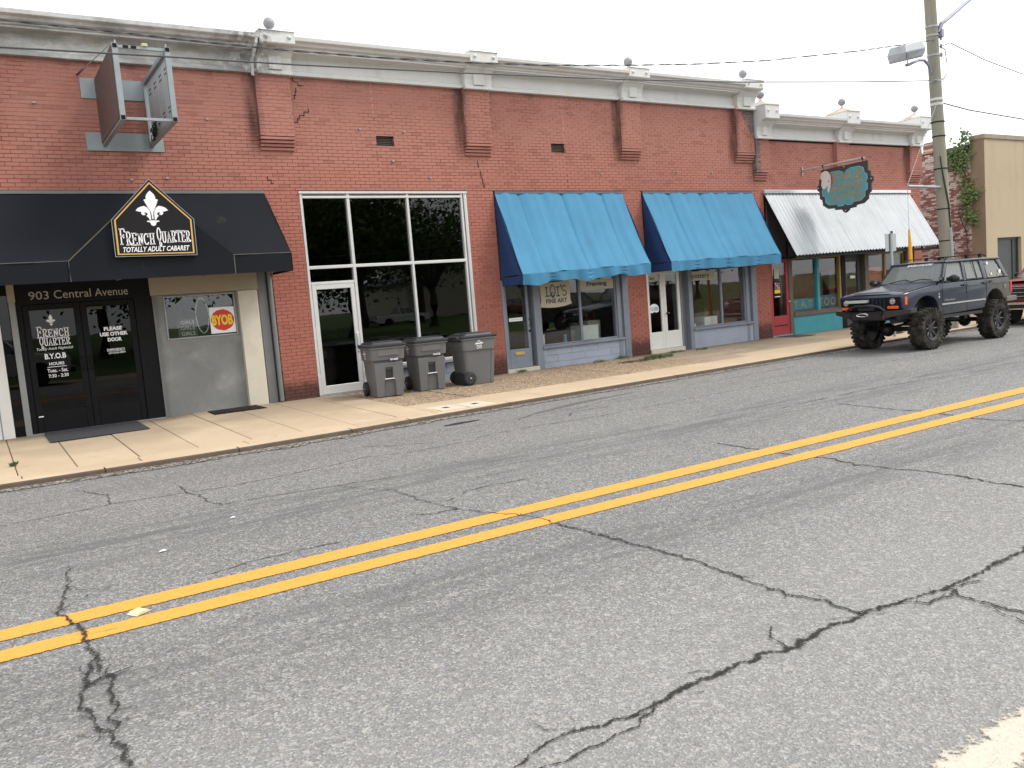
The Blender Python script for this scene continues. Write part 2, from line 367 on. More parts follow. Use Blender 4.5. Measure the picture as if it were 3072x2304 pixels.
# concrete
def conc(name, a, b, agg=False):
    t = NT(name); x, y, z = t.xyz()
    oi = t.n.new('ShaderNodeObjectInfo').outputs['Random']
    c = t.mix(t.noise(.9, 7, .65), a, b)
    c = t.mix(t.math('MULTIPLY', oi, .35), c, sc(a, .86))
    c = t.mix(t.math('MULTIPLY', t.ramp(t.noise(2.4, 8, .72), .54, .76), .35), c, sc(a, .55))
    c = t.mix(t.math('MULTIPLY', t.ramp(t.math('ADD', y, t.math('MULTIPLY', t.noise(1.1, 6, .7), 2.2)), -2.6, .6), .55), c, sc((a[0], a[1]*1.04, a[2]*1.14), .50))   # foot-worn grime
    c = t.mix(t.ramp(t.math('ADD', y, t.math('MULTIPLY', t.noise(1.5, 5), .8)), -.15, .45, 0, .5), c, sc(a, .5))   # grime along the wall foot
    c = t.mix(t.ramp(t.noise(120, 3, .7), .6, .8, 0, .25), c, sc(a, .5))
    c = t.mix(t.ramp(t.noise(5.5, 7, .75), .60, .70, 0, .35), c, sc(a, .45))
    vs2 = t.voro(3.1); c = t.mix(t.ramp(vs2, .05, .03, 0, .5), c, sc(a, .35))
    c = t.mix(t.ramp(t.noise(.45, 4), .5, .7, 0, .4), c, sc((b[0], b[1]*.98, b[2]*.95), 1.08))
    if agg:
        n = t.voro(46, 'F1', 'Color'); sp = t.n.new('ShaderNodeSeparateColor'); t.l.new(n, sp.inputs[0])
        c = t.mix(t.ramp(sp.outputs[0], .45, .95, 0, .8), c, (.50, .38, .24))
        c = t.mix(t.ramp(sp.outputs[1], .5, .95, 0, .8), c, (.09, .06, .042))
        c = t.mix(t.ramp(sp.outputs[2], .88, .97, 0, .7), c, (.62, .53, .40))
        t.bump(t.voro(46, 'F1'), .8, .01)
    else: t.bump(t.noise(70, 5), .3, .005)
    return t.done(c, .85, 0, .3)
M_CONC = conc('tan_concrete', (.41, .315, .21), (.53, .42, .295))
M_CONC2 = conc('worn_concrete', (.28, .22, .155), (.41, .325, .235))
M_AGG = conc('exposed_aggregate', (.25, .175, .115), (.33, .24, .16), True)
M_KERB = plain('dirty_kerb', (.12, .088, .066), .9, var=.4, scale=6, bump=.4)
M_JOINT = plain('joint_dirt', (.15, .11, .075), .95, var=.3)
# weathered pale cornice metal
t = NT('weathered_cornice'); x, y, z = t.xyz()
c = t.mix(t.noise(.7, 6), (.56, .56, .555), (.69, .69, .68))
st = t.noise(3.5, 7, .7, stretch=(1, 1, .12))
c = t.mix(t.ramp(st, .52, .74, 0, .32), c, (.34, .33, .31))
c = t.mix(t.math('MULTIPLY', t.ramp(t.noise(1.2, 6, .7, stretch=(1, 1, .35)), .56, .74), .5), c, (.62, .50, .30))
c = t.mix(t.math('MULTIPLY', t.ramp(t.noise(4.2, 8, .75), .62, .74), .75), c, (.40, .16, .075))
old = t.math('MULTIPLY', t.ramp(x, 5.0, 4.2), t.ramp(t.noise(2.6, 8, .72, stretch=(.5, 1, 1)), .36, .62))
c = t.mix(t.math('MULTIPLY', old, .55), c, (.12, .12, .115))
drk = t.math('MULTIPLY', t.ramp(t.math('ABSOLUTE', t.math('SUBTRACT', x, 4.75)), .1, .8, 1, 0), t.ramp(t.noise(5, 7, .7), .4, .58))
c = t.mix(t.math('MULTIPLY', drk, .65), c, (.06, .06, .065))
t.bump(t.noise(9, 5), .25, .01)
M_CORN = t.done(c, .55, 0, .4)
M_RUSTCAP = plain('rusted_cap', (.55, .50, .43), .8, var=.2, scale=5, dirt=(.33, .12, .06), dirt_amt=.95)
# storefront materials
M_ALU = plain('white_aluminium', (.62, .62, .61), .38, .25, .06, bump=.04, dirt=(.35, .34, .32), dirt_amt=.2)
M_BLACK = plain('black_frame', (.008, .008, .009), .6, 0, .2, bump=.03, spec=.15)
M_GREYPAINT = plain('grey_blue_paint', (.20, .225, .275), .55, 0, .12, bump=.15, dirt=(.10, .10, .10), dirt_amt=.35)
M_BLOCK = plain('grey_blue_block', (.31, .35, .43), .7, 0, .1, bump=.25, dirt=(.16, .165, .17), dirt_amt=.4)
M_WHITEDOOR = plain('white_door_paint', (.70, .69, .65), .45, 0, .05, bump=.05, dirt=(.5, .47, .42), dirt_amt=.2)
M_CREAM = plain('cream_casing', (.56, .52, .43), .6, 0, .08, dirt=(.30, .28, .24), dirt_amt=.4)
M_TAN = plain('tan_panel', (.33, .275, .20), .65, 0, .1)
M_STUCCOGREY = plain('mottled_grey_panel', (.20, .205, .20), .7, 0, .35, scale=1.6, bump=.2, dirt=(.36, .36, .34), dirt_amt=.6)
M_DARKGREY = plain('dark_grey_return', (.15, .155, .16), .6, 0, .3, scale=1.5)
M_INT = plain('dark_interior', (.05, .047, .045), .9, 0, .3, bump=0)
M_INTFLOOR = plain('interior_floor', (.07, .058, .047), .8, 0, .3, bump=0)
M_RED = plain('red_door_paint', (.36, .028, .04), .5, 0, .15, dirt=(.18, .02, .03), dirt_amt=.4)
M_TEAL = plain('teal_paint', (.045, .30, .36), .6, 0, .12, dirt=(.03, .18, .22), dirt_amt=.4)
M_BROWN = plain('brown_trim', (.12, .095, .07), .6, 0, .25)
M_GOLDTRIM = plain('ochre_trim', (.30, .20, .055), .6, 0, .25)
M_STEEL = plain('galvanised_steel', (.36, .38, .40), .5, .6, .2, scale=7, dirt=(.16, .13, .11), dirt_amt=.4)
M_GREYSTEEL = plain('painted_grey_steel', (.29, .33, .35), .5, .1, .15, dirt=(.16, .13, .10), dirt_amt=.35)
M_RUSTPANEL = plain('brown_sign_face', (.085, .055, .05), .6, 0, .3, scale=2, dirt=(.13, .06, .04), dirt_amt=.4)
M_CHROME = plain('bright_metal', (.65, .65, .66), .25, .9, .05, bump=0)
M_BRASS = plain('brass_plate', (.62, .42, .12), .35, .5, .1, bump=0)
M_RUBBER = plain('black_rubber', (.018, .018, .019), .8, 0, .3, scale=12, bump=.3)
M_MAT = plain('entrance_mat', (.035, .036, .04), .95, 0, .3, scale=20, bump=.5, bscale=200)
M_WHITE = plain('white_paint', (.80, .80, .82), .5, 0, .03, bump=0)
M_CREAMSIGN = plain('cream_sign', (.50, .46, .33), .6, 0, .08, bump=0)
M_NAVY = plain('navy_letter', (.035, .05, .085), .6, 0, .1, bump=0)
M_GOLD = plain('gold_line', (.62, .37, .10), .45, 0, .08, bump=0)
M_SIGNBLACK = plain('sign_black', (.012, .011, .012), .6, 0, .1, bump=0, spec=.2)
def glass(name, tint, refl=1.0, rough=0.0):
    t = NT(name); t.n.remove(t.b)
    tr = t.n.new('ShaderNodeBsdfTransparent'); tr.inputs[0].default_value = (*tint, 1)
    gl = t.n.new('ShaderNodeBsdfGlossy'); gl.inputs['Roughness'].default_value = rough; gl.inputs['Color'].default_value = (refl, refl, refl, 1)
    lw = t.n.new('ShaderNodeLayerWeight'); lw.inputs['Blend'].default_value = .5
    fr = t.math('ADD', t.math('MULTIPLY', t.math('POWER', lw.outputs['Facing'], 5.0), .93), .05)
    nz = t.noise(1.1, 2); bp = t.n.new('ShaderNodeBump'); bp.inputs['Strength'].default_value = .02; bp.inputs['Distance'].default_value = .05
    t.l.new(nz, bp.inputs['Height']); t.l.new(bp.outputs[0], gl.inputs['Normal'])
    ms = t.n.new('ShaderNodeMixShader'); t.l.new(fr, ms.inputs[0]); t.l.new(tr.outputs[0], ms.inputs[1]); t.l.new(gl.outputs[0], ms.inputs[2])
    t.l.new(ms.outputs[0], t.out.inputs[0]); return t.m
M_GLASS = glass('shop_glass', (.94, .96, .95), .85); M_TINT = glass('tinted_glass', (.30, .32, .34), .95); M_DOORGL = glass('smoked_door_glass', (.16, .17, .18), .55); M_CARGLASS = glass('car_glass', (.20, .22, .22), 1.0)

# ================================================================== ground, road, pavement
KERB = [(-60, -4.25), (-6, -4.25), (0, -4.24), (1.6, -4.36), (3.5, -4.40), (6.7, -4.16), (10.3, -4.04), (15.5, -3.84), (22, -3.72), (40, -3.6), (90, -3.5)]
def lerp_table(tab, x):
    for (a, p), (b, q) in zip(tab, tab[1:]):
        if x <= b: return p+(q-p)*max(0, (x-a))/(b-a)
    return tab[-1][1]
def kerb_y(x): return lerp_table(KERB, x)
def wall_z(x): return lerp_table([(-60, .15), (5, .15), (9.5, .10), (26, .08), (90, .08)], x)
KZ = .052
def sw_z(x, y):
    k = min(1, max(0, y/kerb_y(x))); return wall_z(x)*(1-k)+KZ*k
M_EARTH = plain('earth', (.10, .085, .06), .95, var=.3)
top(MB().add([(-900,-900,-.30),(900,-900,-.30),(900,900,-.30),(-900,900,-.30)], [(0,1,2,3)]), 'ground', M_EARTH, 'bare earth reaching to the horizon', 'ground', kind='structure')
road = top(MB().grid(lambda u, v: (-120+320*u, -17.0+14.0*v, 0.0), 32, 4), 'road', M_ROAD, 'grey cracked two-lane asphalt street', 'road', kind='structure')
def strip(pts, widths, jitter=0.0, step=.06, z=.004, seed=1):
    rnd = random.Random(seed); P = [Vector((a, b)) for a, b in pts]; W = widths if isinstance(widths, (list, tuple)) else [widths]*len(P)
    dense, dw = [], []
    for i in range(len(P)-1):
        n = max(1, int((P[i+1]-P[i]).length/step))
        for k in range(n):
            u = k/n; q = P[i].lerp(P[i+1], u)
            if jitter and (k or i): q = q+Vector((rnd.uniform(-1, 1), rnd.uniform(-1, 1)))*jitter
            dense.append(q); dw.append((W[i]*(1-u)+W[i+1]*u)*(rnd.uniform(.6, 1.4) if jitter else 1))
    dense.append(P[-1]); dw.append(W[-1])
    m = MB(); m.uv = []
    n = len(dense); acc = 0
    for i, q in enumerate(dense):
        d = dense[min(i+1, n-1)]-dense[max(i-1, 0)]; d = d.normalized() if d.length > 1e-9 else Vector((1, 0)); nn = Vector((-d.y, d.x))
        if i: acc += (q-dense[i-1]).length
        m.v += [(*(q+nn*dw[i]*.5), z), (*(q-nn*dw[i]*.5), z)]; m.uv += [(acc, 1), (acc, -1)]
    m.f = [(2*i, 2*i+1, 2*i+3, 2*i+2) for i in range(n-1)]
    return m
CR = {
 'A': ([(1.30,-13.07),(1.49,-13.05),(1.77,-12.99),(1.92,-13.04),(2.16,-13.05),(2.39,-13.03),(2.63,-13.01),(2.86,-13.03),(3.07,-13.06),(3.22,-13.05),(3.45,-13.03),(3.63,-13.04),(3.79,-13.06),(4.01,-13.10),(4.27,-13.12),(4.49,-13.13),(4.79,-13.10),(5.07,-13.09),(6.0,-13.12),(8,-13.0),(11,-13.2)], [.02,.03,.04,.04,.05,.06,.07,.07,.09,.08,.06,.08,.06,.06,.06,.06,.07,.07,.06,.05,.05], .014),
 'A2': ([(1.40,-13.12),(1.59,-13.14),(1.69,-13.14),(1.84,-13.14),(2.03,-13.13),(2.20,-13.06)], .03, .012),
 'B': ([(2.9,-7.7),(3.2,-8.31),(3.2,-8.99),(3.27,-9.45),(3.38,-9.80),(3.49,-9.98),(3.55,-10.25),(3.56,-10.62),(3.60,-11.11),(3.62,-11.51),(3.62,-11.85),(3.60,-12.09),(3.57,-12.40),(3.57,-12.66),(3.62,-12.80),(3.59,-12.96),(3.62,-13.03)], [.02,.03,.03,.03,.035,.035,.03,.04,.05,.07,.06,.05,.05,.05,.06,.06,.09], .014),
 'C': ([(4.20,-13.14),(4.14,-13.28),(4.15,-13.38),(4.13,-13.49),(4.14,-13.55),(4.1,-13.9)], .05, .014),
 'C2': ([(4.14,-13.28),(4.08,-13.44),(4.03,-13.60),(3.95,-13.9)], .035, .012),
 'C3': ([(3.86,-13.06),(3.95,-13.18),(4.10,-13.19),(4.3,-13.15),(4.42,-13.19)], .05, .02),
 'C4': ([(3.02,-13.04),(3.06,-12.93),(3.16,-12.84)], .03, .01),
 'D': ([(.42,-8.6),(.37,-9.19),(.31,-9.50),(.26,-9.72),(.30,-9.92),(.35,-10.21),(.35,-10.44),(.36,-10.69),(.32,-10.88),(.27,-11.04),(.24,-11.21),(.24,-11.39),(.27,-11.58),(.30,-11.71),(.33,-11.86),(.33,-12.05),(.36,-12.5)], [.02,.03,.04,.04,.05,.07,.05,.06,.05,.05,.05,.04,.04,.05,.07,.06,.05], .018),
 'D2': ([(.36,-10.69),(.36,-10.92),(.38,-11.11),(.36,-11.32),(.35,-11.49),(.30,-11.71)], [.06,.05,.07,.05,.04,.05], .02),
 'D3': ([(.37,-9.19),(.45,-9.37),(.53,-9.42),(.63,-9.39)], .03, .02),
 'D4': ([(.26,-9.72),(.42,-9.55),(.53,-9.42)], .025, .02),
 'D5': ([(.24,-11.1),(.32,-11.06),(.38,-11.02),(.5,-11.0)], .05, .02),
}
for i, (k, (pts, w, j)) in enumerate(CR.items()):
    W = [q*1.95 for q in w] if isinstance(w, list) else w*1.7
    strip(pts, W, j*1.2, .05, .0065+.0006*i, i+3).build('crack', M_CRACK, road)
rb = random.Random(21); nb = 0
for key in ('A', 'B', 'D', 'D2', 'C'):
    pts = CR[key][0]
    for k in range(len(pts)-1):
        if key == 'A' and k > 17: break
        for rep in range(1):
            u = rb.random(); p = Vector(pts[k]).lerp(Vector(pts[k+1]), u); d_ = Vector(pts[k+1])-Vector(pts[k]); a = math.atan2(d_.y, d_.x)+rb.choice((0, math.pi))+rb.uniform(-.75, .75); q = [tuple(p)]
            for st_ in range(rb.randint(2, 4)):
                a += rb.uniform(-.8, .8); p = p+Vector((math.cos(a), math.sin(a)))*rb.uniform(.03, .08); q.append(tuple(p))
            strip(q, .016, .006, .03, .0058+.00001*nb, 200+nb).build('crack', M_HAIR, road); nb += 1
HR = [[(0,-6.51),(.49,-6.50),(.99,-6.42),(1.68,-6.52),(2.12,-6.61),(2.63,-6.56),(3.30,-6.47),(3.75,-6.35),(4.32,-6.55),(4.98,-6.50)],
 [(1.72,-6.08),(1.68,-6.52),(1.76,-6.78),(1.75,-7.2),(1.82,-7.44)], [(.79,-5.23),(.92,-5.56),(1.02,-5.85),(.99,-6.42)], [(1.82,-7.44),(2.34,-7.51),(3.05,-7.64),(3.48,-7.70)],
 [(1.21,-9.66),(1.42,-9.59),(1.76,-9.57),(2.18,-9.61)], [(3.2,-8.99),(3.4,-9.1),(3.7,-8.9),(4.3,-8.95)], [(2.9,-9.3),(3.05,-9.42),(3.27,-9.45)],
 [(6.6,-9.2),(6.53,-10.29),(6.60,-10.65),(6.50,-10.97),(6.56,-11.38),(6.61,-11.75),(6.55,-12.08),(6.54,-12.37),(6.5,-13.1)], [(9.5,-8.6),(9.37,-9.46),(9.39,-9.92),(9.15,-10.55),(9.25,-11.04),(9.2,-12.9)],
 [(5.2,-6.4),(6.0,-6.3),(7.4,-6.45),(9.2,-6.3),(12,-6.4)], [(6.4,-5.6),(6.9,-5.3),(7.6,-5.5),(8.3,-5.2),(9.5,-5.3)], [(7.0,-6.0),(7.3,-5.7),(7.9,-5.8)], [(10.3,-5.0),(11.6,-5.1),(13.2,-4.95)], [(12.5,-6.1),(14.5,-6.2),(17,-6.15)], [(4.0,-5.6),(4.3,-5.9),(4.75,-6.2)], [(8.8,-8.2),(10.5,-8.1),(12.8,-8.3)]]
for i, pts in enumerate(HR): strip(pts, .05 if i not in (7, 8) else .13, .018, .06, .0046+.0001*i, 40+i).build('crack', M_HAIR if i not in (7, 8) else M_CRACK, road)
# raveled dark patches, tar spot, gutter gravel
strip([(5.5,-5.06),(5.75,-5.03),(6.1,-5.02)], [.12,.26,.12], 0, .05, .0050).build('tar_spot', M_STAIN, road)
strip([(6.9,-5.3),(7.9,-5.0),(9.2,-4.85)], [.25,.6,.2], 0, .1, .0052).build('raveled_patch', M_OIL, road)
strip([(x*.5-4, kerb_y(x*.5-4)-.17) for x in range(0, 60)], [.42 if x < 22 else .3 for x in range(60)], .02, .25, .0080, 9).build('gutter_gravel', M_GRAVEL, road)
# double yellow line, edge line, crushed road marker
def yline(a0, b0, a1, b1): return strip([(x, ((a0+b0)/2)+((a1+b1)/2-(a0+b0)/2)*x/11) for x in range(-30, 120, 3)], [max(.12, abs(a0-b0)+(abs(a1-b1)-abs(a0-b0))*min(1.3, max(0, x/11))) for x in range(-30, 120, 3)], 0, .5, .0056)
yline(-9.80, -10.03, -9.82, -10.08).build('line_marking', M_YELLOW, road)
yline(-10.19, -10.40, -10.30, -10.53).build('line_marking', M_YELLOW, road)
strip([(x, -14.09) for x in range(-30, 120, 2)], .28, 0, .3, .0058).build('edge_line', M_WHITE_LINE, road)
m = MB(); m.prism([(-.055, 0), (.055, 0), (.03, .016), (-.03, .016)], 'y', -.045, .045)
mk = top(m, 'road_marker', plain('yellowed_marker', (.70, .58, .34), .4, bump=0), 'small yellowed reflective marker between the two yellow lines', 'road marker', local=True)
mk.location = (.67, -10.12, .004); mk.rotation_euler = (0, 0, .5)
def scrap(x, y, s, nm, lab):
    m = MB(); m.poly([(x-s, y-.4*s, .009), (x+.2*s, y-.55*s, .012), (x+s, y, .010), (x+.5*s, y+.5*s, .018), (x-.4*s, y+.3*s, .011)])
    m.poly([(x-s, y-.4*s, .007), (x-.4*s, y+.3*s, .007), (x+.5*s, y+.5*s, .007), (x+s, y, .007), (x+.2*s, y-.55*s, .007)])
    top(m, nm, M_WHITE, lab, 'litter')
scrap(1.05, -8.75, .032, 'paper_scrap', 'white paper scrap on the asphalt beside the long hairline crack')
scrap(1.75, -8.1, .026, 'paper_scrap', 'tiny white scrap lying in the dark wheel track')

side = thing('sidewalk', 'tan concrete sidewalk between shops and kerb', 'sidewalk'); side['kind'] = 'structure'
m = MB()
xs = [-60, -20, -6, -3, 0, 1.6, 3.5, 5, 6.7, 9.5, 12, 15.5, 22, 26, 40, 90]
for a, b in zip(xs, xs[1:]):
    m.add([(a, kerb_y(a)+.16, sw_z(a, kerb_y(a))-.02), (b, kerb_y(b)+.16, sw_z(b, kerb_y(b))-.02), (b, .5, wall_z(b)-.02), (a, .5, wall_z(a)-.02)], [(0,1,2,3)])
m.build('joint_bed', M_JOINT, side)
def slab(x0, x1, y0, y1, mat, dz=0.0, gap=.0055):
    if y0 is None: ya, yb = kerb_y(x0)+.17, kerb_y(x1)+.17
    else: ya = yb = y0
    a0, a1 = x0+gap, x1-gap
    q = [(a0, ya+gap), (a1, yb+gap), (a1, y1-gap), (a0, y1-gap)]
    m = MB(); m.add([(a, b, sw_z(a, b)+dz) for a, b in q]+[(a, b, sw_z(a, b)-.06) for a, b in q], [(0,1,2,3),(4,7,6,5),(0,4,5,1),(1,5,6,2),(2,6,7,3),(3,7,4,0)])
    return m.build('paving_slab', mat, side, bevel=.006, seg=1)
rs = random.Random(3)
XS = [-6.5, -5.1, -3.7, -2.4, -1.1, .30, .95, 1.68, 2.42, 3.14, 3.86, 4.6, 5.35, 5.95]
for a, b in zip(XS, XS[1:]):
    if a < 2.3: slab(a, b, -3.80, .45, M_CONC, rs.uniform(-.003, .003))
    else:
        slab(a, b, -2.25, .45, M_CONC, rs.uniform(-.003, .003)); slab(a, b, -3.80, -2.25, M_CONC, rs.uniform(-.003, .003))
for a, b in zip([-6.5, -3.7, -1.1, .33, 1.65, 3.0, 4.6, 5.95], [-3.7, -1.1, .33, 1.65, 3.0, 4.6, 5.95]): slab(a, b, None, -3.80, M_CONC, rs.uniform(-.002, .002))
for a, b in zip([5.95, 7.22, 9.0, 10.9, 13.2], [7.22, 9.0, 10.9, 13.2]): slab(a, b, -2.85, .45, M_AGG, rs.uniform(-.004, .003), .014)
for a, b in zip([5.95, 8.0, 10.15, 12.2, 14.3], [8.0, 10.15, 12.2, 14.3]): slab(a, b, None, -2.85, M_CONC, rs.uniform(-.002, .002))
for a, b in zip([13.2, 15.0, 16.9, 18.7, 20.6, 22.5, 24.4, 27, 30, 34, 40], [15.0, 16.9, 18.7, 20.6, 22.5, 24.4, 27, 30, 34, 40]): slab(a, b, -2.3, .45, M_CONC2, rs.uniform(-.004, .003))
for a, b in zip([14.3, 16.2, 18.2, 20.2, 22.3, 24.4, 27, 30, 34, 40], [16.2, 18.2, 20.2, 22.3, 24.4, 27, 30, 34, 40]): slab(a, b, None, -2.3, M_CONC, rs.uniform(-.003, .003))
slab(13.2, 14.3, -2.85, -2.3, M_CONC2)
kerb = thing('kerb', 'low dirty concrete kerb along the street', 'kerb'); kerb['kind'] = 'structure'
kx = [-6, -4, -2, -.4, 1.2, 2.8, 4.4, 5.35, 7.2, 9, 11, 13, 15.5, 18, 20.5, 23, 26, 30, 34, 40]
for a, b in zip(kx, kx[1:]):
    q = [(a+.004, kerb_y(a)), (b-.004, kerb_y(b)), (b-.004, kerb_y(b)+.165), (a+.004, kerb_y(a)+.165)]
    MB().add([(x_, y_, sw_z(x_, y_)+.002) for x_, y_ in q]+[(x_, y_, -.1) for x_, y_ in q], [(0,1,2,3),(4,7,6,5),(0,4,5,1),(1,5,6,2),(2,6,7,3),(3,7,4,0)]).build('kerb_stone', M_KERB, kerb, bevel=.012)
M_CONC_TOP = M_CONC
m = MB()
for a, b in zip(kx, kx[1:]):
    q = [(a+.01, kerb_y(a)+.012), (b-.01, kerb_y(b)+.012), (b-.01, kerb_y(b)+.175), (a+.01, kerb_y(a)+.175)]
    m.add([(x_, y_, sw_z(x_, y_)+.006) for x_, y_ in q], [(0,1,2,3)])
m.build('kerb_top', M_CONC, kerb)
# covers let into the pavement
M_PLATE = plain('pale_cover_concrete', (.52, .47, .37), .8, var=.12)
for (a, b, c_, d_, lab) in ((6.05, 6.50, -3.98, -3.36, 'pale square meter cover, of the pair the one nearer the floor grate'), (6.54, 7.02, -4.02, -3.42, 'pale square meter cover, partner of the one beside it nearer the doorway of the french sign')):
    tt = thing('meter_cover', lab if 'partner' not in lab else 'pale square meter cover, of the pair the one farther from the floor grate', 'meter cover', ((a+b)/2, (c_+d_)/2, sw_z((a+b)/2, (c_+d_)/2)))
    z0 = sw_z((a+b)/2, (c_+d_)/2)
    MB().box(a, b, c_, d_, z0-.03, z0+.008).build('lid', M_PLATE, tt, bevel=.006)
    MB().box((a+b)/2-.05, (a+b)/2+.05, (c_+d_)/2-.06, (c_+d_)/2+.06, z0, z0+.010).build('finger_hole', M_BLACK, tt)
tt = thing('floor_grate', 'dark iron grate set in the pavement under the grey panel', 'grate', (3.85, -.36, wall_z(3.8)))
m = MB()
for k in range(13): a = 3.42+k*.069; m.box(a, a+.022, -.6, -.06, wall_z(a)-.02, sw_z(a, -.3)+.012)
m.build('bars', plain('rusty_iron', (.035, .028, .024), .8, .3), tt)
m = MB()
for k in range(5): b = -.62+k*.14; m.box(3.41, 4.29, b, b+.02, wall_z(3.8)-.02, sw_z(3.8, b)+.010)
m.build('cross_bars', MATS['rusty_iron'], tt)
MB().box(3.40, 4.30, -.62, -.04, wall_z(3.8)-.04, sw_z(3.8, -.6)+.006).build('pit', M_BLACK, tt)
def doormat(x0, x1, y0, y1, lab):
    a = [(x0, y0), (x1, y0), (x1, y1), (x0, y1)]
    top(MB().add([(x, y, sw_z(x, y)+.014) for x, y in a]+[(x, y, sw_z(x, y)+.001) for x, y in a], [(0,1,2,3),(4,7,6,5),(0,4,5,1),(1,5,6,2),(2,6,7,3),(3,7,4,0)]), 'doormat', M_MAT, lab, 'doormat', bevel=.004)
doormat(.84, 2.24, -1.25, -.06, 'wide charcoal mat before the black double doors')
doormat(18.55, 19.25, -.75, -.05, 'small black mat in front of the red door')

# ================================================================== brick row
BW, BH, J = .202, .065, .009
def brick_field(rects, y, depth=.06, seed=1):
    """bricks clipped to disjoint wall rectangles (x0,x1,z0,z1); returns list of (x0,x1,z0,z1,y)"""
    rnd = random.Random(seed); out = []
    for (a, b, c_, d_) in rects:
        for k in range(int(c_/BH), int(d_/BH)+1):
            z0, z1 = max(c_, k*BH+J/2), min(d_, (k+1)*BH-J/2)
            if z1-z0 < .02: continue
            off = (k % 2)*.5
            i = int(math.floor(a/BW-1))
            while (i-off)*BW < b:
                x0, x1 = max(a, (i-off)*BW+J/2), min(b, (i+1-off)*BW-J/2); i += 1
                if x1-x0 < .025: continue
                out.append((x0, x1, z0, z1, y-rnd.uniform(0, .005)))
    return out
def visible(x, y, z):
    d = Vector((x, y, z))-CAM; w = d.dot(_f)
    if w <= 0: return False
    u, v = 1536+FPX*d.dot(_r2)/w, 1152-FPX*d.dot(_u2)/w
    return 0 < u < 3072 and 0 < v < 2304
def place_bricks(parent, bricks, mat, n=300, hidden=lambda x, z: False):
    full = MB(); hx, hz = (BW-J)/2, (BH-J)/2
    full.add([(-hx,0,-hz),(hx,0,-hz),(hx,0,hz),(-hx,0,hz),(-hx,.05,-hz),(hx,.05,-hz),(hx,.05,hz),(-hx,.05,hz)], [(0,1,2,3),(0,4,5,1),(1,5,6,2),(2,6,7,3),(3,7,4,0)])
    cand = [b for b in bricks if abs(b[1]-b[0]-(BW-J)) < 1e-4 and abs(b[3]-b[2]-(BH-J)) < 1e-4 and visible((b[0]+b[1])/2, b[4], (b[2]+b[3])/2) and not hidden((b[0]+b[1])/2, (b[2]+b[3])/2)]
    cand.sort(key=lambda b: (Vector(((b[0]+b[1])/2, b[4], (b[2]+b[3])/2))-CAM).length)
    single = set(id(b) for b in cand[:n]); proto = None; base = WLOC[parent.name]
    for b in cand[:n]:
        if proto is None: o = full.build('brick', mat, parent, local=True); proto = o
        else: o = proto.copy(); COL.objects.link(o)
        o.parent = parent; o.location = Vector(((b[0]+b[1])/2, b[4], (b[2]+b[3])/2))-base
    m = MB()
    for b in bricks:
        if id(b) in single: continue
        x0, x1, z0, z1, y = b
        m.add([(x0,y,z0),(x1,y,z0),(x1,y,z1),(x0,y,z1),(x0,y+.05,z0),(x1,y+.05,z0),(x1,y+.05,z1),(x0,y+.05,z1)], [(0,1,2,3),(0,4,5,1),(1,5,6,2),(2,6,7,3),(3,7,4,0)])
    o = m.build('brickwork', mat, parent); o['kind'] = 'stuff'
bld = thing('brick_shop_building', 'long red painted brick shop row with pale metal cornice and ball finials', 'building', (9, 0, 0))
def subtract_vents(rect, vents):
    x0, x1, z0, z1 = rect; out = []; cur = x0
    for (a, b, c_, d_) in vents:
        out += [(cur, a, z0, z1), (a, b, z0, c_), (a, b, d_, z1)]; cur = b
    return out+[(cur, x1, z0, z1)]
VENTS = [(7.19, 7.57, 4.91, 5.105), (11.42, 11.79, 4.89, 5.085)]
main_rects = subtract_vents((-2.0, 17.95, 4.05, 6.16), VENTS)+[(4.84, 5.51, .05, 4.05), (9.13, 9.80, .0, 4.05), (13.38, 13.98, .0, 4.05), (17.87, 17.95, .0, 4.05)]
m = MB()
for a, b, c_, d_ in main_rects: m.box(a, b, .006, .33, c_, d_)
m.build('wall_core', M_MORTAR, bld)
bricks = brick_field(main_rects, 0.0, seed=5)
pil = [(.10, .74), (4.87, 5.51), (9.17, 9.81), (13.38, 14.0), (17.26, 17.92)]
for a, b in pil:
    MB().box(a, b, -.122, .01, 5.01, 6.13).build('pilaster_core', M_MORTAR, bld)
    bricks += brick_field([(a, b, 5.01, 6.13)], -.13, seed=int(a*10)+2)
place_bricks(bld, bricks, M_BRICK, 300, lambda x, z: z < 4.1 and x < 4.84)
def side_face(x, y0, y1, z0, z1): return MB().box(x-.004, x+.03, y0, y1, z0, z1)
for a, b in pil:
    m = MB()
    for k in range(18):
        z0 = 5.01+k*.0622
        m.box(a-.003, a+.02, -.128, -.003, z0+.004, z0+.058)
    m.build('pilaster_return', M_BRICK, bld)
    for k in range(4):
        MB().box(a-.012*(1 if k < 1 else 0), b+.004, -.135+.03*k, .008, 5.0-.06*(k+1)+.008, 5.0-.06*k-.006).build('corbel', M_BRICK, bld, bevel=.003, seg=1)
for (a, b, c_, d_) in VENTS:
    v_ = MB().box(a+.004, b-.004, .07, .30, c_+.004, d_-.004).build('wall_vent', plain('dark_vent_mesh', (.05, .038, .036), .8), bld)
    m = MB()
    for k in range(6): m.box(a+.01, b-.01, .05, .068, c_+.012+k*.031, c_+.024+k*.031)
    m.build('louvre', plain('vent_louvre', (.10, .07, .062), .7), v_)
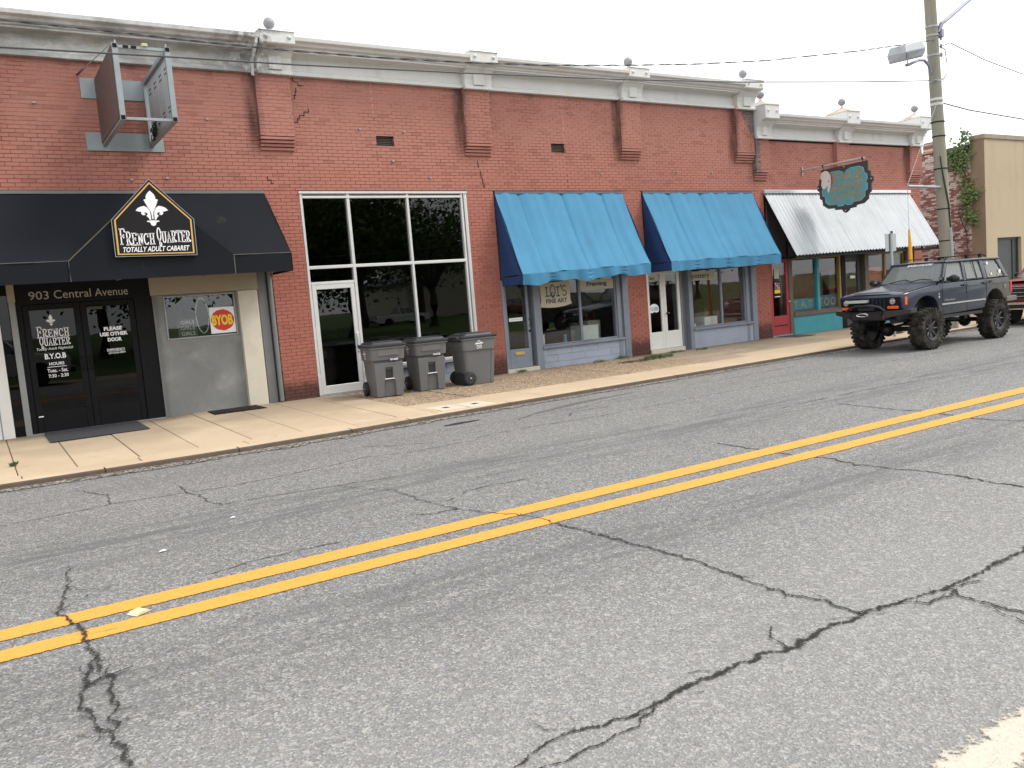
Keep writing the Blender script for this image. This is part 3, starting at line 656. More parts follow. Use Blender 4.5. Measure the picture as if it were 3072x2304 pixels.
# jagged stepped settlement cracks
M_GAP = plain('open_joint', (.012, .008, .008), .95, bump=0)
def stepcrack(x, z, n, dirx, first=1, down=True):
    m = MB(); rnd = random.Random(int(x*100))
    for k in range(n):
        m.box(x-.005, x+.005, -.011, .01, z-BH-.004, z+.004); nx = x+dirx*rnd.choice((.05, .1, .1))
        z -= BH; m.box(min(x, nx)-.005, max(x, nx)+.005, -.011, .01, z-.006, z+.004); x = nx
    m.build('settlement_crack', M_GAP, bld)
stepcrack(5.86, 5.56, 4, -.9); stepcrack(5.62, 6.10, 2, .9); stepcrack(5.66, 5.92, 3, -.2); stepcrack(9.47, 4.66, 2, .1); stepcrack(9.52, 4.45, 5, .2); stepcrack(4.95, 4.3, 2, .6)
# little anchor bolts and scraps left in the wall
m = MB()
for x, z in ((1.32, 5.42), (3.98, 5.28), (2.63, 4.22), (3.2, 4.25), (6.85, 5.22), (7.8, 5.2), (7.5, 4.62), (8.3, 4.3), (12.8, 4.42), (15.2, 4.5), (16.4, 4.5)): m.box(x-.02, x+.025, -.035, 0, z-.012, z+.012)
m.build('wall_bolt', M_STEEL, bld)
# steel lintel line
for a, b in ((-2, 4.84), (5.51, 9.13), (9.80, 13.38), (13.98, 17.87)): MB().box(a, b, -.012, .30, 4.03, 4.049).build('lintel', plain('dark_lintel', (.06, .035, .03), .8), bld)
# roof and party shell
MB().box(-6, 17.94, .34, 14, 5.75, 5.9).build('roof', plain('roof_felt', (.12, .12, .12), .9), bld)
m = MB(); m.box(-6, 17.94, 13.7, 14, .0, 6.1); m.box(-6.3, -6, .34, 14, 0, 6.1); m.box(17.80, 17.93, .34, 14, .0, 6.1); m.box(-6.3, -2.0, 0, .33, 0, 6.16)
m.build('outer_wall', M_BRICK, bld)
# interiors: floor, ceiling, back wall, party walls
MB().box(-6, 17.8, .30, 9, .02, .10).build('interior_floor', M_INTFLOOR, bld)
MB().box(-6, 17.8, .331, 9, 4.04, 4.12).build('ceiling', M_INT, bld)
m = MB(); m.box(-6, 17.8, 8.9, 9, .10, 4.04)
for x in (5.1, 9.45, 13.65): m.box(x-.06, x+.06, .34, 8.9, .10, 4.04)
m.build('interior_wall', M_INT, bld)
def cornice_profile(dz): return [(.02, 6.12+dz), (-.10, 6.12+dz), (-.10, 6.19+dz), (-.055, 6.215+dz), (-.055, 6.44+dz), (-.10, 6.465+dz), (-.30, 6.475+dz), (-.30, 6.505+dz), (-.335, 6.515+dz), (-.345, 6.545+dz), (-.40, 6.56+dz), (-.43, 6.60+dz), (-.49, 6.63+dz), (-.50, 6.70+dz), (-.44, 6.715+dz), (.30, 6.74+dz), (.30, 6.12+dz)]
def cornice(parent, segs, dz):
    for a, b in segs: MB().prism(cornice_profile(dz), 'x', a, b).build('cornice', M_CORN, parent, bevel=.006, seg=1)
def console(parent, a, b, dz, ball=True, peak=.10, rust=False, up=0.0):
    prof = [(.28, 6.09+dz), (-.22, 6.09+dz), (-.22, 6.15+dz), (-.185, 6.17+dz), (-.19, 6.28+dz), (-.22, 6.38+dz), (-.30, 6.46+dz), (-.34, 6.48+dz), (-.34, 6.53+dz), (-.47, 6.54+dz), (-.50, 6.56+dz), (-.50, 6.77+dz+up), (.28, 6.77+dz+up)]
    o = MB().prism(prof, 'x', a, b).build('cornice_block', M_CORN, parent, bevel=.008, seg=1)
    MB().prism([(a+.20, 6.17+dz), (b-.20, 6.17+dz), (b-.20, 6.46+dz), (a+.20, 6.46+dz)], 'y', -.24, -.10).build('console_rib', M_CORN, o, bevel=.012)
    for x in (a+.11, b-.11): MB().ball((x, -.50, 6.665+dz+up*.6), .038, 12).build('boss', M_CORN, o, smooth='all')
    dz += up; c = ((a+b)/2, -.12, 6.772+dz+peak)
    m = MB(); q = [(a-.01, -.515, 6.772+dz), (b+.01, -.515, 6.772+dz), (b+.01, .28, 6.772+dz), (a-.01, .28, 6.772+dz)]
    m.add(q+[c]+[(x, y, z-.012) for x, y, z in q], [(0,1,4),(1,2,4),(2,3,4),(3,0,4),(5,8,7,6),(0,5,6,1),(1,6,7,2),(2,7,8,3),(3,8,5,0)])
    m.build('cap', M_RUSTCAP if rust else M_CORN, o)
    if ball:
        MB().lathe((c[0], c[1], c[2]-.03), 'z', [(.045, 0), (.035, .05), (.03, .08)], 12).build('neck', M_CORN, o, smooth=True)
        MB().ball((c[0], c[1], c[2]+.135), .105, 20).build('ball_finial', plain('lead_grey_ball', (.28, .28, .30), .55, .2, .25, scale=9), o, smooth='all')
B = [(4.92, 5.56), (9.20, 9.86), (13.42, 14.05), (17.28, 17.96)]
cornice(bld, [(-2.0, 4.92), (5.56, 9.20), (9.86, 13.42), (14.05, 17.28)], 0)
for i, (a, b) in enumerate(B): console(bld, a, b, 0, ball=(i != 1), rust=(i in (1, 2)))
MB().tube([(4.84, -.13, 6.06), (4.83, -.2, 6.3), (4.86, -.46, 6.55), (4.88, -.47, 6.72)], .03, 8).build('cornice_downpipe', M_CORN, bld, smooth=True)

# ---- helper for framed glazing in the facade
def frame(name, parent, x0, x1, z0, z1, w, mat, y0=.03, y1=.11, vs_=(), hs_=(), mb=None, bot=None):
    m = MB(); bt = w if bot is None else bot
    m.box(x0, x0+w, y0, y1, z0, z1); m.box(x1-w, x1, y0, y1, z0, z1)
    m.box(x0+w, x1-w, y0+.001, y1-.001, z1-w, z1); m.box(x0+w, x1-w, y0+.001, y1-.001, z0, z0+bt)
    for v, w2 in vs_: m.box(v-w2/2, v+w2/2, y0+.002, y1-.002, z0+bt, z1-w)
    for h, w2, a, b in hs_: m.box(a, b, y0+.003, y1-.003, h-w2/2, h+w2/2)
    return m.build(name, mat, parent, bevel=.006, seg=1)
def pane(parent, x0, x1, z0, z1, mat=M_GLASS, y=.07): return MB().box(x0, x1, y, y+.008, z0, z1).build('pane', mat, parent)

# ---- bay at number 903: black double doors, grey panel wall
MB().box(.05, .44, -.03, .2, .13, 2.6).build('door_casing', M_WHITEDOOR, bld, bevel=.01)
MB().box(.26, .275, -.036, -.028, .13, 2.6).build('casing_groove', M_GREYPAINT, bld)
MB().box(-2.0, .05, .05, .2, .10, 2.6).build('side_wall', M_CREAM, bld)
fr = MB(); fr.box(.44, .59, .06, .12, .12, 2.6); fr.build('side_light', M_BLACK, bld)
pane(bld, .45, .58, .3, 2.4, M_DOORGL, .05)
MB().box(.59, .68, -.01, .14, .12, 2.29).build('grey_post', plain('grey_post_paint', (.25, .26, .25), .6, dirt=(.16, .15, .14)), bld, bevel=.006)
MB().box(.585, .69, -.014, .14, 2.29, 2.58).build('post_head', M_TAN, bld)
tr = MB().box(.68, 2.70, .03, .10, 2.24, 2.62).build('transom_panel', M_BLACK, bld)
lettering([word('903', .885, 1.17, 2.31, 2.44), word('Central', 1.245, 1.79, 2.31, 2.445), word('Avenue', 1.85, 2.36, 2.31, 2.44)], plane_y(.026), plain('tan_letter', (.40, .35, .28), .5, bump=0), tr)
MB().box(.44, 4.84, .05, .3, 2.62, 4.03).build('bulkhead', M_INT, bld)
MB().box(.68, .76, .03, .13, .12, 2.24).build('door_jamb', M_BLACK, bld)
MB().box(2.44, 2.72, .03, .13, .12, 2.24).build('door_jamb', M_BLACK, bld)
MB().box(.66, 2.72, -.02, .12, .12, .155).build('threshold', M_STEEL, bld)
def leaf(x0, x1, lab):
    o = frame('door', bld, x0, x1, .16, 2.235, .095, M_BLACK, .055, .10, bot=.34); o['label'] = lab
    pane(o, x0+.095, x1-.095, .50, 2.14, M_DOORGL, .07); return o
d1 = leaf(.765, 1.598, 'black door leaf with white club lettering and opening hours'); d2 = leaf(1.604, 2.436, 'black door leaf asking to use the other door')
for x, d in ((1.535, d1), (1.665, d2)):
    MB().tube([(x, .055, 1.12), (x, .0, 1.13), (x, -.012, 1.23), (x, .0, 1.33), (x, .055, 1.34)], .012, 8).build('pull_handle', M_BLACK, d, smooth=True)
T = plane_y(.062)
lettering(fleur(1.155, 1.88, .18, .14), T, M_WHITE, d1, 'emblem')
dr = [(-.02, 1.12), (0, .86), (0, .8), (0, .8), (0, .8), (0, .86)]
lettering(stroke_word('FRENCH', .93, 1.40, 1.70, 1.85, .014, dr)+stroke_word('QUARTER', .95, 1.40, 1.555, 1.70, .013, [(-.05, 1.05)]+[(.05, .85)]*6), T, M_WHITE, d1)
lettering([word('Totally Adult Nightclub', .90, 1.43, 1.475, 1.53, shear=.35)], T, M_WHITE, d1)
lettering([word('B.Y.O.B', 1.0, 1.31, 1.34, 1.43, bold=.03), word('HOURS', 1.05, 1.27, 1.235, 1.285, bold=.02), word('Tues. - Sat.', 1.01, 1.31, 1.12, 1.18, bold=.015), word('7:30 - 2:30', 1.02, 1.31, 1.035, 1.09, bold=.015)], T, M_WHITE, d1)
lettering([([(1.02, 1.205), (1.30, 1.205), (1.30, 1.213), (1.02, 1.213)], [(0,1,2,3)])], T, M_WHITE, d1, 'rule')
lettering([word('PLEASE', 1.92, 2.20, 1.725, 1.79, bold=.05), word('USE OTHER', 1.85, 2.28, 1.635, 1.70, bold=.05), word('DOOR', 1.96, 2.18, 1.54, 1.605, bold=.05), word('EMERGENCY', 1.93, 2.21, 1.385, 1.42, bold=.02), word('(501)520-0899', 1.95, 2.21, 1.325, 1.36, bold=.02)], T, M_WHITE, d2)
lettering([([(1.93, 1.372), (2.21, 1.372), (2.21, 1.377), (1.93, 1.377)], [(0,1,2,3)])], T, M_WHITE, d2, 'rule')
sg = MB().box(1.72, 1.94, .056, .064, 2.095, 2.165).build('door_plate', plain('dim_plate', (.045, .042, .04), .5, bump=0), d2)
lettering([([(.80, .41), (.87, .41), (.87, .43), (.80, .43)], [(0,1,2,3)])], plane_y(.052), M_WHITE, d1, 'door_sticker')
MB().box(2.70, 4.55, -.01, .22, 2.26, 2.61).build('tan_lintel', M_TAN, bld, bevel=.006)
gp = MB()
gp.box(2.74, 2.93, .09, .16, .14, 2.255); gp.box(4.12, 4.24, .09, .16, .14, 2.255); gp.box(2.93, 4.12, .09, .16, .14, 1.49); gp.box(2.93, 4.12, .09, .16, 2.235, 2.255)
gp = gp.build('grey_panel', M_STUCCOGREY, bld)
wf = frame('window', bld, 2.91, 4.14, 1.47, 2.24, .03, M_STEEL, .07, .10); pane(wf, 2.94, 4.11, 1.50, 2.21, M_GLASS, .082)
MB().box(2.72, 2.76, .0, .16, .13, 2.255).build('panel_edge', M_DARKGREY, bld)
MB().box(4.18, 4.53, -.02, .2, .14, 2.255).build('cream_post', M_CREAM, bld, bevel=.008)
MB().box(4.555, 4.72, .03, .2, .14, 4.03).build('dark_return', M_DARKGREY, bld, bevel=.005)
MB().tube([(4.78, -.01, .16), (4.78, -.01, 3.9)], .042, 10).build('downpipe', plain('grey_downpipe', (.17, .18, .18), .5), bld, smooth=True)
MB().box(4.53, 4.84, .2, .3, .12, 4.03).build('return_back', M_DARKGREY, bld)
# posters standing inside that window
po = thing('poster', 'white poster with a red oval and yellow BYOB lettering', 'poster', (3.87, .077, 1.52))
MB().box(3.66, 4.10, .074, .080, 1.52, 1.985).build('sheet', M_WHITE, po)
rr = random.Random(5)
ov = [(3.88+.205*math.cos(a)*(1+rr.uniform(-.02, .02)), 1.755+.19*math.sin(a)*(1+rr.uniform(-.03, .03))) for a in [2*math.pi*k/40 for k in range(40)]]
lettering([(ov, [tuple(range(40))])], plane_y(.0725), plain('poster_red', (.62, .035, .03), .6, bump=0), po, 'red_oval')
lettering([word('BYOB', 3.69, 4.06, 1.66, 1.85, bold=.045)], plane_y(.071), plain('poster_yellow', (.80, .60, .03), .6, bump=0), po)
nn = thing('neon_sign', 'unlit neon tube sign reading GIRLS three times beside a large oval tube', 'neon sign', (3.35, .16, 1.5))
m = MB(); m.tube([(3.555+.11*math.cos(2*math.pi*k/32), .15, 1.86+.31*math.sin(2*math.pi*k/32)) for k in range(33)], .009, 6, False); m.build('oval_tube', plain('unlit_tube', (.45, .43, .42), .3, bump=0), nn, smooth=True)
for k in range(3): lettering([word('GIRLS', 3.17, 3.40, 1.73-.10*k, 1.79-.10*k)], plane_y(.15), MATS['unlit_tube'], nn)
m = MB(); m.box(3.12, 3.44, .155, .16, 1.50, 1.82); m.build('backing', plain('neon_backing', (.03, .03, .03), .4), nn)

# ---- big aluminium storefront
m = MB(); m.box(5.515, 5.565, -.01, .12, .56, 4.025); m.box(9.075, 9.125, -.01, .12, .56, 4.025); m.box(5.565, 9.075, -.009, .119, 3.975, 4.025); m.box(6.505, 9.075, -.009, .119, .56, .61)
m.box(6.445, 6.505, -.008, .118, .56, 3.975); m.box(7.725, 7.775, -.008, .118, .61, 3.975); m.box(5.56, 9.0, -.007, .117, 2.57, 2.63); sf = m.build('storefront', M_ALU, bld, bevel=.006, seg=1)
# the door bay reaches the ground
each('storefront_mullion', M_ALU, sf, [(5.515, 5.57, -.012, .12, .14, .562), (6.445, 6.505, -.012, .12, .14, .562), (5.57, 6.445, .0, .12, 2.27, 2.325), (8.985, 9.03, .0, .11, .57, 4.0), (9.05, 9.07, -.02, .11, .57, 4.0), (5.56, 9.0, -.016, .10, 3.90, 3.945)], bevel=.004, seg=1)
MB().box(5.50, 9.13, -.03, .0, 3.99, 4.027).build('head_flashing', M_ALU, sf)
for a, b, c_, d_ in ((5.57, 6.445, 2.63, 3.90), (6.505, 7.725, 2.63, 3.90), (7.775, 8.985, 2.63, 3.90), (5.57, 6.445, 2.325, 2.57), (6.505, 7.725, .61, 2.57), (7.775, 8.985, .61, 2.57)): pane(sf, a, b, c_, d_, M_TINT, .06)
dd = frame('door', bld, 5.575, 6.44, .17, 2.265, .085, M_ALU, .0, .06, bot=.16); pane(dd, 5.66, 6.355, .33, 2.18, M_TINT, .03)
MB().box(6.375, 6.43, -.035, .0, .93, 1.30).build('push_plate', M_ALU, dd, bevel=.012)
MB().tube([(6.385, -.03, 1.22), (6.36, -.06, 1.2), (6.36, -.06, 1.05), (6.385, -.03, 1.03)], .009, 6).build('handle', M_CHROME, dd, smooth=True)
MB().box(5.51, 6.50, -.03, .1, .12, .168).build('threshold', M_STEEL, bld)
MB().box(6.50, 9.13, -.045, .14, .50, .562).build('sill', M_STEEL, bld, bevel=.006)
for r_ in range(2):
    for k in range(7):
        a = 6.51+k*.40-(.2 if r_ else 0); b = min(9.12, a+.394); a = max(a, 6.51)
        if b-a > .05: MB().box(a, b, .02, .16, .06+r_*.215, .27+r_*.215).build('block', M_BLOCK, bld, bevel=.004, seg=1)
# things in that shop: a sloping rail of hooks, a dark ceiling void
MB().tube([(5.6, 1.2, 2.86), (7.4, 1.2, 2.9), (9.0, 1.2, 2.98)], .012, 6).build('hanging_rail', M_STEEL, bld)

# ---- bay with the first blue awning (gallery)
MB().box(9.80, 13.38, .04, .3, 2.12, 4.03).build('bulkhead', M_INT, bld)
each('timber_post', M_GREYPAINT, bld, [(9.805, 9.87, -.005, .30, .10, 2.12), (10.62, 10.80, -.01, .30, .08, 2.12), (13.02, 13.12, .0, .2, .10, 2.12), (13.20, 13.375, -.01, .2, .08, 2.12), (13.12, 13.20, .05, .2, .08, 2.12)], bevel=.006)
d3 = frame('door', bld, 9.87, 10.50, .18, 2.115, .06, M_GREYPAINT, .03, .085, bot=.42); d3['label'] = 'grey panelled door with long glass and brass letter slot'
pane(d3, 9.93, 10.44, .60, 2.055, M_GLASS, .05)
MB().box(10.50, 10.62, .16, .28, .12, 2.12).build('door_reveal', M_DARKGREY, bld)
MB().box(10.05, 10.30, .012, .03, .465, .535).build('letter_slot', M_BRASS, d3, bevel=.006)
MB().box(9.97, 10.32, .036, .048, 1.215, 1.29).build('notice', M_WHITE, d3); lettering([word('PLEASE USE OTHER DOOR', 9.99, 10.30, 1.24, 1.265)], plane_y(.034), M_NAVY, d3)
MB().ball((10.47, .0, .98), .026, 10).build('knob', M_BLACK, d3, smooth='all')
MB().tube([(10.47, .02, 1.25), (10.47, -.03, 1.23), (10.47, -.03, 1.10), (10.47, .02, 1.08)], .008, 6).build('pull_handle', M_BLACK, d3, smooth=True)
MB().box(9.80, 10.64, -.04, .3, .06, .175).build('door_step', M_CREAM, bld, bevel=.006)
def blocks(x0, x1, z0, z1, rows, y0=.0, y1=.2, w=.40):
    h = (z1-z0)/rows
    for r_ in range(rows):
        a = x0-(w/2 if r_ % 2 else 0)
        while a < x1:
            p, q = max(a, x0)+.002, min(a+w, x1)-.002
            if q-p > .04: MB().box(p, q, y0+random.uniform(0, .002), y1, z0+r_*h+.002, z0+(r_+1)*h-.002).build('block', M_BLOCK, bld, bevel=.004, seg=1)
            a += w
blocks(10.80, 13.20, .05, .535, 3, .012, .22, .78)
MB().box(10.78, 13.18, -.05, .22, .537, .595).build('sill', M_GREYPAINT, bld, bevel=.006)
w3 = frame('window', bld, 10.80, 13.02, .595, 2.12, .035, M_GREYPAINT, .03, .09, vs_=((11.95, .06),)); pane(w3, 10.835, 11.92, .63, 2.085); pane(w3, 11.98, 12.985, .63, 2.085)
# ---- bay with the second blue awning (pottery)
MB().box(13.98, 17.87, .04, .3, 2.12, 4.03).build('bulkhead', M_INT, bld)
for a, b in ((13.985, 14.525), (14.53, 15.085)):
    o = frame('door', bld, a, b, .19, 2.10, .085, M_WHITEDOOR, .02, .075, bot=.42); o['label'] = 'white door leaf with tall glass'
    pane(o, a+.085, b-.085, .61, 2.015, M_GLASS, .045)
    if a > 14: 
        MB().ball((14.585, -.02, 1.05), .03, 10).build('knob', M_BLACK, o, smooth='all'); MB().ball((14.63, -.03, 1.055), .014, 8).build('lock', M_CHROME, o, smooth='all')
MB().box(13.98, 15.10, -.05, .3, .05, .185).build('door_step', M_CREAM, bld, bevel=.006)
each('timber_post', M_GREYPAINT, bld, [(15.09, 15.12, .0, .3, .08, 2.12), (15.36, 15.49, -.01, .3, .08, 2.12), (17.46, 17.56, .0, .2, .08, 2.12), (17.68, 17.865, -.01, .2, .05, 2.12), (17.56, 17.68, .06, .2, .05, 2.12)], bevel=.006)
MB().box(15.12, 15.36, .12, .3, .08, 2.12).build('door_reveal', M_DARKGREY, bld)
MB().box(15.49, 17.68, .012, .22, .05, .545).build('stall_riser', M_BLOCK, bld)
MB().box(15.47, 17.66, -.05, .22, .547, .605).build('sill', M_GREYPAINT, bld, bevel=.006)
w4 = frame('window', bld, 15.49, 17.46, .605, 2.12, .035, M_GREYPAINT, .03, .09, vs_=((16.57, .06),)); pane(w4, 15.525, 16.54, .64, 2.085); pane(w4, 16.60, 17.425, .64, 2.085)

# ---- signs hung inside the windows
def board(name, label, pts, y, mat, words, lmat, cat='sign', th=.012):
    cx = sum(p[0] for p in pts)/len(pts); t_ = thing(name, label, cat, (cx, y, min(p[1] for p in pts)))
    MB().prism(pts, 'y', y, y+th).build('board', mat, t_, bevel=.002, seg=1)
    lettering(words, plane_y(y-.003), lmat, t_); return t_
lw = [strokes('L', 10.99, 11.15, 1.71, 1.90, .022), strokes('O', 11.12, 11.28, 1.69, 1.95, .022), strokes('I', 11.27, 11.42, 1.70, 1.90, .022), strokes("'", 11.40, 11.46, 1.72, 1.95, .022), strokes('S', 11.44, 11.60, 1.70, 1.92, .022), strokes('S', 11.15, 11.24, 1.67, 1.78, .016), word('FINE ART', 11.0, 11.59, 1.54, 1.64, bold=.03)]
M_SHADE = plain('grey_letter_shade', (.30, .31, .34), .6, bump=0)
b1 = board('hanging_sign', "cream scalloped window sign lettered LOI'S FINE ART", [(10.85, 2.02), (11.70, 2.02), (11.69, 1.60), (11.72, 1.50), (11.5, 1.455), (11.28, 1.44), (11.05, 1.445), (10.84, 1.47), (10.87, 1.60)], .052, M_CREAMSIGN, lw, M_NAVY)
lettering([([(v[0]+.012, v[1]-.012) for v in vv], ff) for vv, ff in lw[:6]], plane_y(.0505), M_SHADE, b1, 'letter_shadow')
board('window_sign', 'long cream sign reading Framing in the gallery window', [(11.985, 1.78), (12.98, 1.78), (12.98, 2.0), (11.985, 2.02)], .052, M_CREAMSIGN, [word('Framing', 12.18, 12.78, 1.835, 1.96, bold=.03, spacing=.95)], M_NAVY)
board('window_sign', 'cream sign reading pottery in the second blue awning window', [(15.53, 1.80), (16.36, 1.79), (16.36, 2.02), (15.53, 2.03)], .052, M_CREAMSIGN, [word('pottery', 15.55, 16.18, 1.82, 1.96, bold=.015)], M_NAVY)
board('number_plate', 'small white plate numbered 907 in the white double door', [(14.085, 1.86), (14.29, 1.86), (14.29, 1.98), (14.085, 1.98)], .030, M_CREAMSIGN, [word('907', 14.11, 14.26, 1.885, 1.955, bold=.02)], M_NAVY)
cp = [(14.20+.155*math.cos(R(a)), 1.18+.13*math.sin(R(a))) for a in range(0, 181, 12)]+[(14.05, 1.10), (14.14, 1.085), (14.20, 1.115), (14.26, 1.09), (14.34, 1.11)]
board('door_sign', 'white shell shaped CLOSED sign on the white door glass', cp, .055-.03, M_WHITE, [word('CLOSED', 14.075, 14.33, 1.145, 1.225, bold=.02)], plain('closed_blue', (.06, .17, .27), .6, bump=0), th=.006)
# display plinths and stock behind the gallery glass
def plinth(x0, x1, y0, y1, z1, lab, mat=M_WHITEDOOR):
    t_ = thing('display_plinth', lab, 'plinth', ((x0+x1)/2, (y0+y1)/2, .10))
    MB().box(x0, x1, y0, y1, .10, z1-.02).build('body', mat, t_, bevel=.004); MB().box(x0-.006, x1+.006, y0-.006, y1+.006, z1-.02, z1).build('lid', mat, t_, bevel=.004)
plinth(10.86, 11.06, .30, .5, .84, 'low white plinth behind the corner of the gallery window')
plinth(12.15, 12.62, .28, .75, .95, 'tall white plinth in the middle of the gallery window')
plinth(12.72, 13.1, .8, 1.15, 1.03, 'grey white plinth at the end of the gallery window', M_CREAM)
plinth(16.15, 16.62, .28, .7, .84, 'white plinth behind the pottery window')
plinth(15.60, 15.80, .25, .42, .70, 'very low white plinth in the pottery window')
def vase(x, y, z, h, r, mat, lab):
    top(MB().lathe((x, y, z), 'z', [(r*.5, 0), (r*.8, h*.2), (r, h*.45), (r*.6, h*.75), (r*.4, h*.85), (r*.55, h)], 16), 'vase', mat, lab, 'vase', smooth=True)
vase(11.68, .36, .10, .70, .09, plain('blue_glaze', (.12, .2, .3), .2), 'slim blue vase standing low in the gallery window')
vase(16.4, .48, .842, .22, .08, plain('brown_glaze', (.14, .08, .045), .25), 'round brown pot on the pottery window plinth')

# ================================================================== lower tattoo shop building
b2 = thing('small_brick_building', 'lower brick shop with three ball finials on its cornice and a metal awning', 'building', (21.8, 0, 0))
DZ = -.72
rects2 = [(17.955, 25.55, 4.05, 5.43), (17.955, 18.42, .0, 4.05), (24.78, 25.55, .0, 4.05)]
m = MB()
for a, b, c_, d_ in rects2: m.box(a, b, .006, .33, c_, d_)
m.build('wall_core', M_MORTAR, b2)
br2 = brick_field(rects2, 0.0, seed=15)
pil2 = [(17.96, 18.46), (21.34, 21.9), (24.86, 25.50)]
for i, (a, b) in enumerate(pil2):
    zb = 4.58; MB().box(a, b, -.122, .01, zb, 5.41).build('pilaster_core', M_MORTAR, b2); br2 += brick_field([(a, b, zb, 5.41)], -.13, seed=30+i)
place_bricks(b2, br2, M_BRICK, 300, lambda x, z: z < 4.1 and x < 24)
for a, b in pil2:
    m = MB()
    for k in range(13): m.box(a-.003, a+.02, -.128, -.003, 4.585+k*.0635, 4.64+k*.0635)
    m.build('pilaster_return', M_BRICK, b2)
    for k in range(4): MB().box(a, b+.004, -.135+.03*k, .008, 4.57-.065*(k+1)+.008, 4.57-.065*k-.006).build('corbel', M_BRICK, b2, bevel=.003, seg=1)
cornice(b2, [(18.52, 21.36), (21.94, 24.9)], DZ)
for a, b in ((17.97, 18.52), (21.36, 21.94), (24.9, 25.5)): console(b2, a, b, DZ, True, .19, True, .14)
MB().tube([(24.9, .0, 5.98), (24.9, .0, 6.36)], .008, 6).build('roof_spike', M_STEEL, b2)
MB().box(18.46, 24.86, -.02, .02, 5.36, 5.40).build('cornice_gap', M_GAP, b2)
MB().box(17.96, 25.5, .34, 14, 5.2, 5.32).build('roof', MATS['roof_felt'], b2)
m = MB(); m.box(25.25, 25.55, .34, 14, 0, 5.43); m.box(17.96, 25.25, 13.7, 14, 0, 5.43); m.build('outer_wall', M_BRICK, b2)
MB().box(17.96, 25.25, .3, 7, .02, .09).build('interior_floor', M_INTFLOOR, b2)
m = MB(); m.box(17.96, 25.25, 6.9, 7, .09, 4.04); m.box(17.96, 25.25, .331, 6.9, 4.04, 4.1); m.build('interior_wall', plain('dim_brown_interior', (.10, .07, .05), .9, bump=0), b2)
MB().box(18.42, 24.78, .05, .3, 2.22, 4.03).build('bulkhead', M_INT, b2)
d5 = frame('door', b2, 18.44, 19.19, .14, 2.20, .10, M_RED, .02, .08, bot=.52); d5['label'] = 'red door with glass and posters'
pane(d5, 18.54, 19.09, .66, 2.10, M_GLASS, .05); MB().box(18.55, 19.08, .005, .02, .38, .40).build('rail', M_BLACK, d5); MB().ball((19.14, -.01, 1.03), .028, 10).build('knob', M_CHROME, d5, smooth='all')
MB().box(18.42, 19.22, -.03, .3, .06, .135).build('threshold', M_STEEL, b2)
MB().box(19.19, 19.34, .0, .25, .05, 2.2).build('timber_post', M_BROWN, b2)
MB().box(19.34, 21.50, .02, .25, .05, .585).build('stall_riser', M_TEAL, b2)
MB().box(19.34, 21.50, -.03, .25, .59, .70).build('sill', M_BROWN, b2, bevel=.006)
w5 = frame('window', b2, 19.34, 21.46, .70, 2.20, .035, M_BROWN, .03, .10); pane(w5, 19.375, 20.40, .735, 2.165); pane(w5, 20.50, 21.40, .735, 2.165)
MB().box(20.40, 20.50, .0, .11, .70, 2.20).build('teal_mullion', M_TEAL, w5, bevel=.005); MB().box(21.40, 21.47, .0, .11, .70, 2.20).build('ochre_mullion', M_GOLDTRIM, w5, bevel=.005); MB().box(19.34, 21.46, .01, .11, 2.165, 2.205).build('ochre_head', M_GOLDTRIM, w5)
MB().box(21.50, 21.68, .0, .25, .05, 2.22).build('timber_post', M_BLACK, b2)
d6 = frame('door', b2, 21.68, 22.62, .12, 2.2, .20, plain('charcoal_door', (.045, .048, .052), .5), .12, .18, bot=.3); d6['label'] = 'charcoal door with a brown glass'; pane(d6, 21.88, 22.42, .42, 2.0, M_GLASS, .15)
MB().box(22.05, 22.28, .11, .118, 1.51, 1.59).build('notice', M_WHITE, d6)
MB().box(22.62, 22.80, .0, .25, .05, 2.22).build('timber_post', M_BROWN, b2)
MB().box(22.80, 24.66, .02, .25, .05, .60).build('stall_riser', M_TEAL, b2)
w6 = frame('window', b2, 22.80, 24.62, .62, 2.2, .04, M_GOLDTRIM, .03, .10, vs_=((23.66, .07),)); pane(w6, 22.84, 23.62, .66, 2.16); pane(w6, 23.70, 24.58, .66, 2.16)
MB().box(24.62, 24.78, .0, .25, .05, 2.22).build('timber_post', M_BLACK, b2)
MB().tube([(25.0, -.07, .3), (25.0, -.07, 3.9)], .03, 8).build('downpipe', M_BROWN, b2)
M_OCHRE = plain('ochre_letter', (.50, .33, .12), .6, bump=0)
def sheet(name, lab, x0, x1, z0, z1, y, mat, cat='poster'):
    t_ = thing(name, lab, cat, ((x0+x1)/2, y, z0)); MB().box(x0, x1, y, y+.006, z0, z1).build('sheet', mat, t_); return t_
s_ = sheet('window_banner', 'teal banner along the foot of the window lettered TAT in ochre', 19.40, 20.38, .75, 1.06, .10, M_TEAL, 'banner'); lettering([word('TAT', 19.45, 20.30, .80, 1.0, spacing=1.5)], plane_y(.097), M_OCHRE, s_)
s_ = sheet('window_banner', 'teal banner along the foot of the window lettered TOO in ochre', 20.52, 21.38, .75, 1.10, .10, plain('deep_teal', (.03, .14, .19), .6), 'banner'); lettering([word('TOO', 20.56, 21.30, .80, 1.03, spacing=1.3)], plane_y(.097), M_OCHRE, s_)
sheet('poster', 'blank white notice at the top of the red door', 18.64, 18.83, 1.68, 1.95, .036, M_CREAMSIGN)
s_ = thing('poster', 'colourful concert poster with a yellow band on the red door', 'poster', (18.73, .036, 1.17))
MB().box(18.61, 18.86, .034, .040, 1.17, 1.60).build('sheet', M_BLACK, s_); rq = random.Random(4)
m = MB(); m.box(18.62, 18.85, .031, .0338, 1.28, 1.38); m.build('yellow_band', MATS['poster_yellow'], s_)
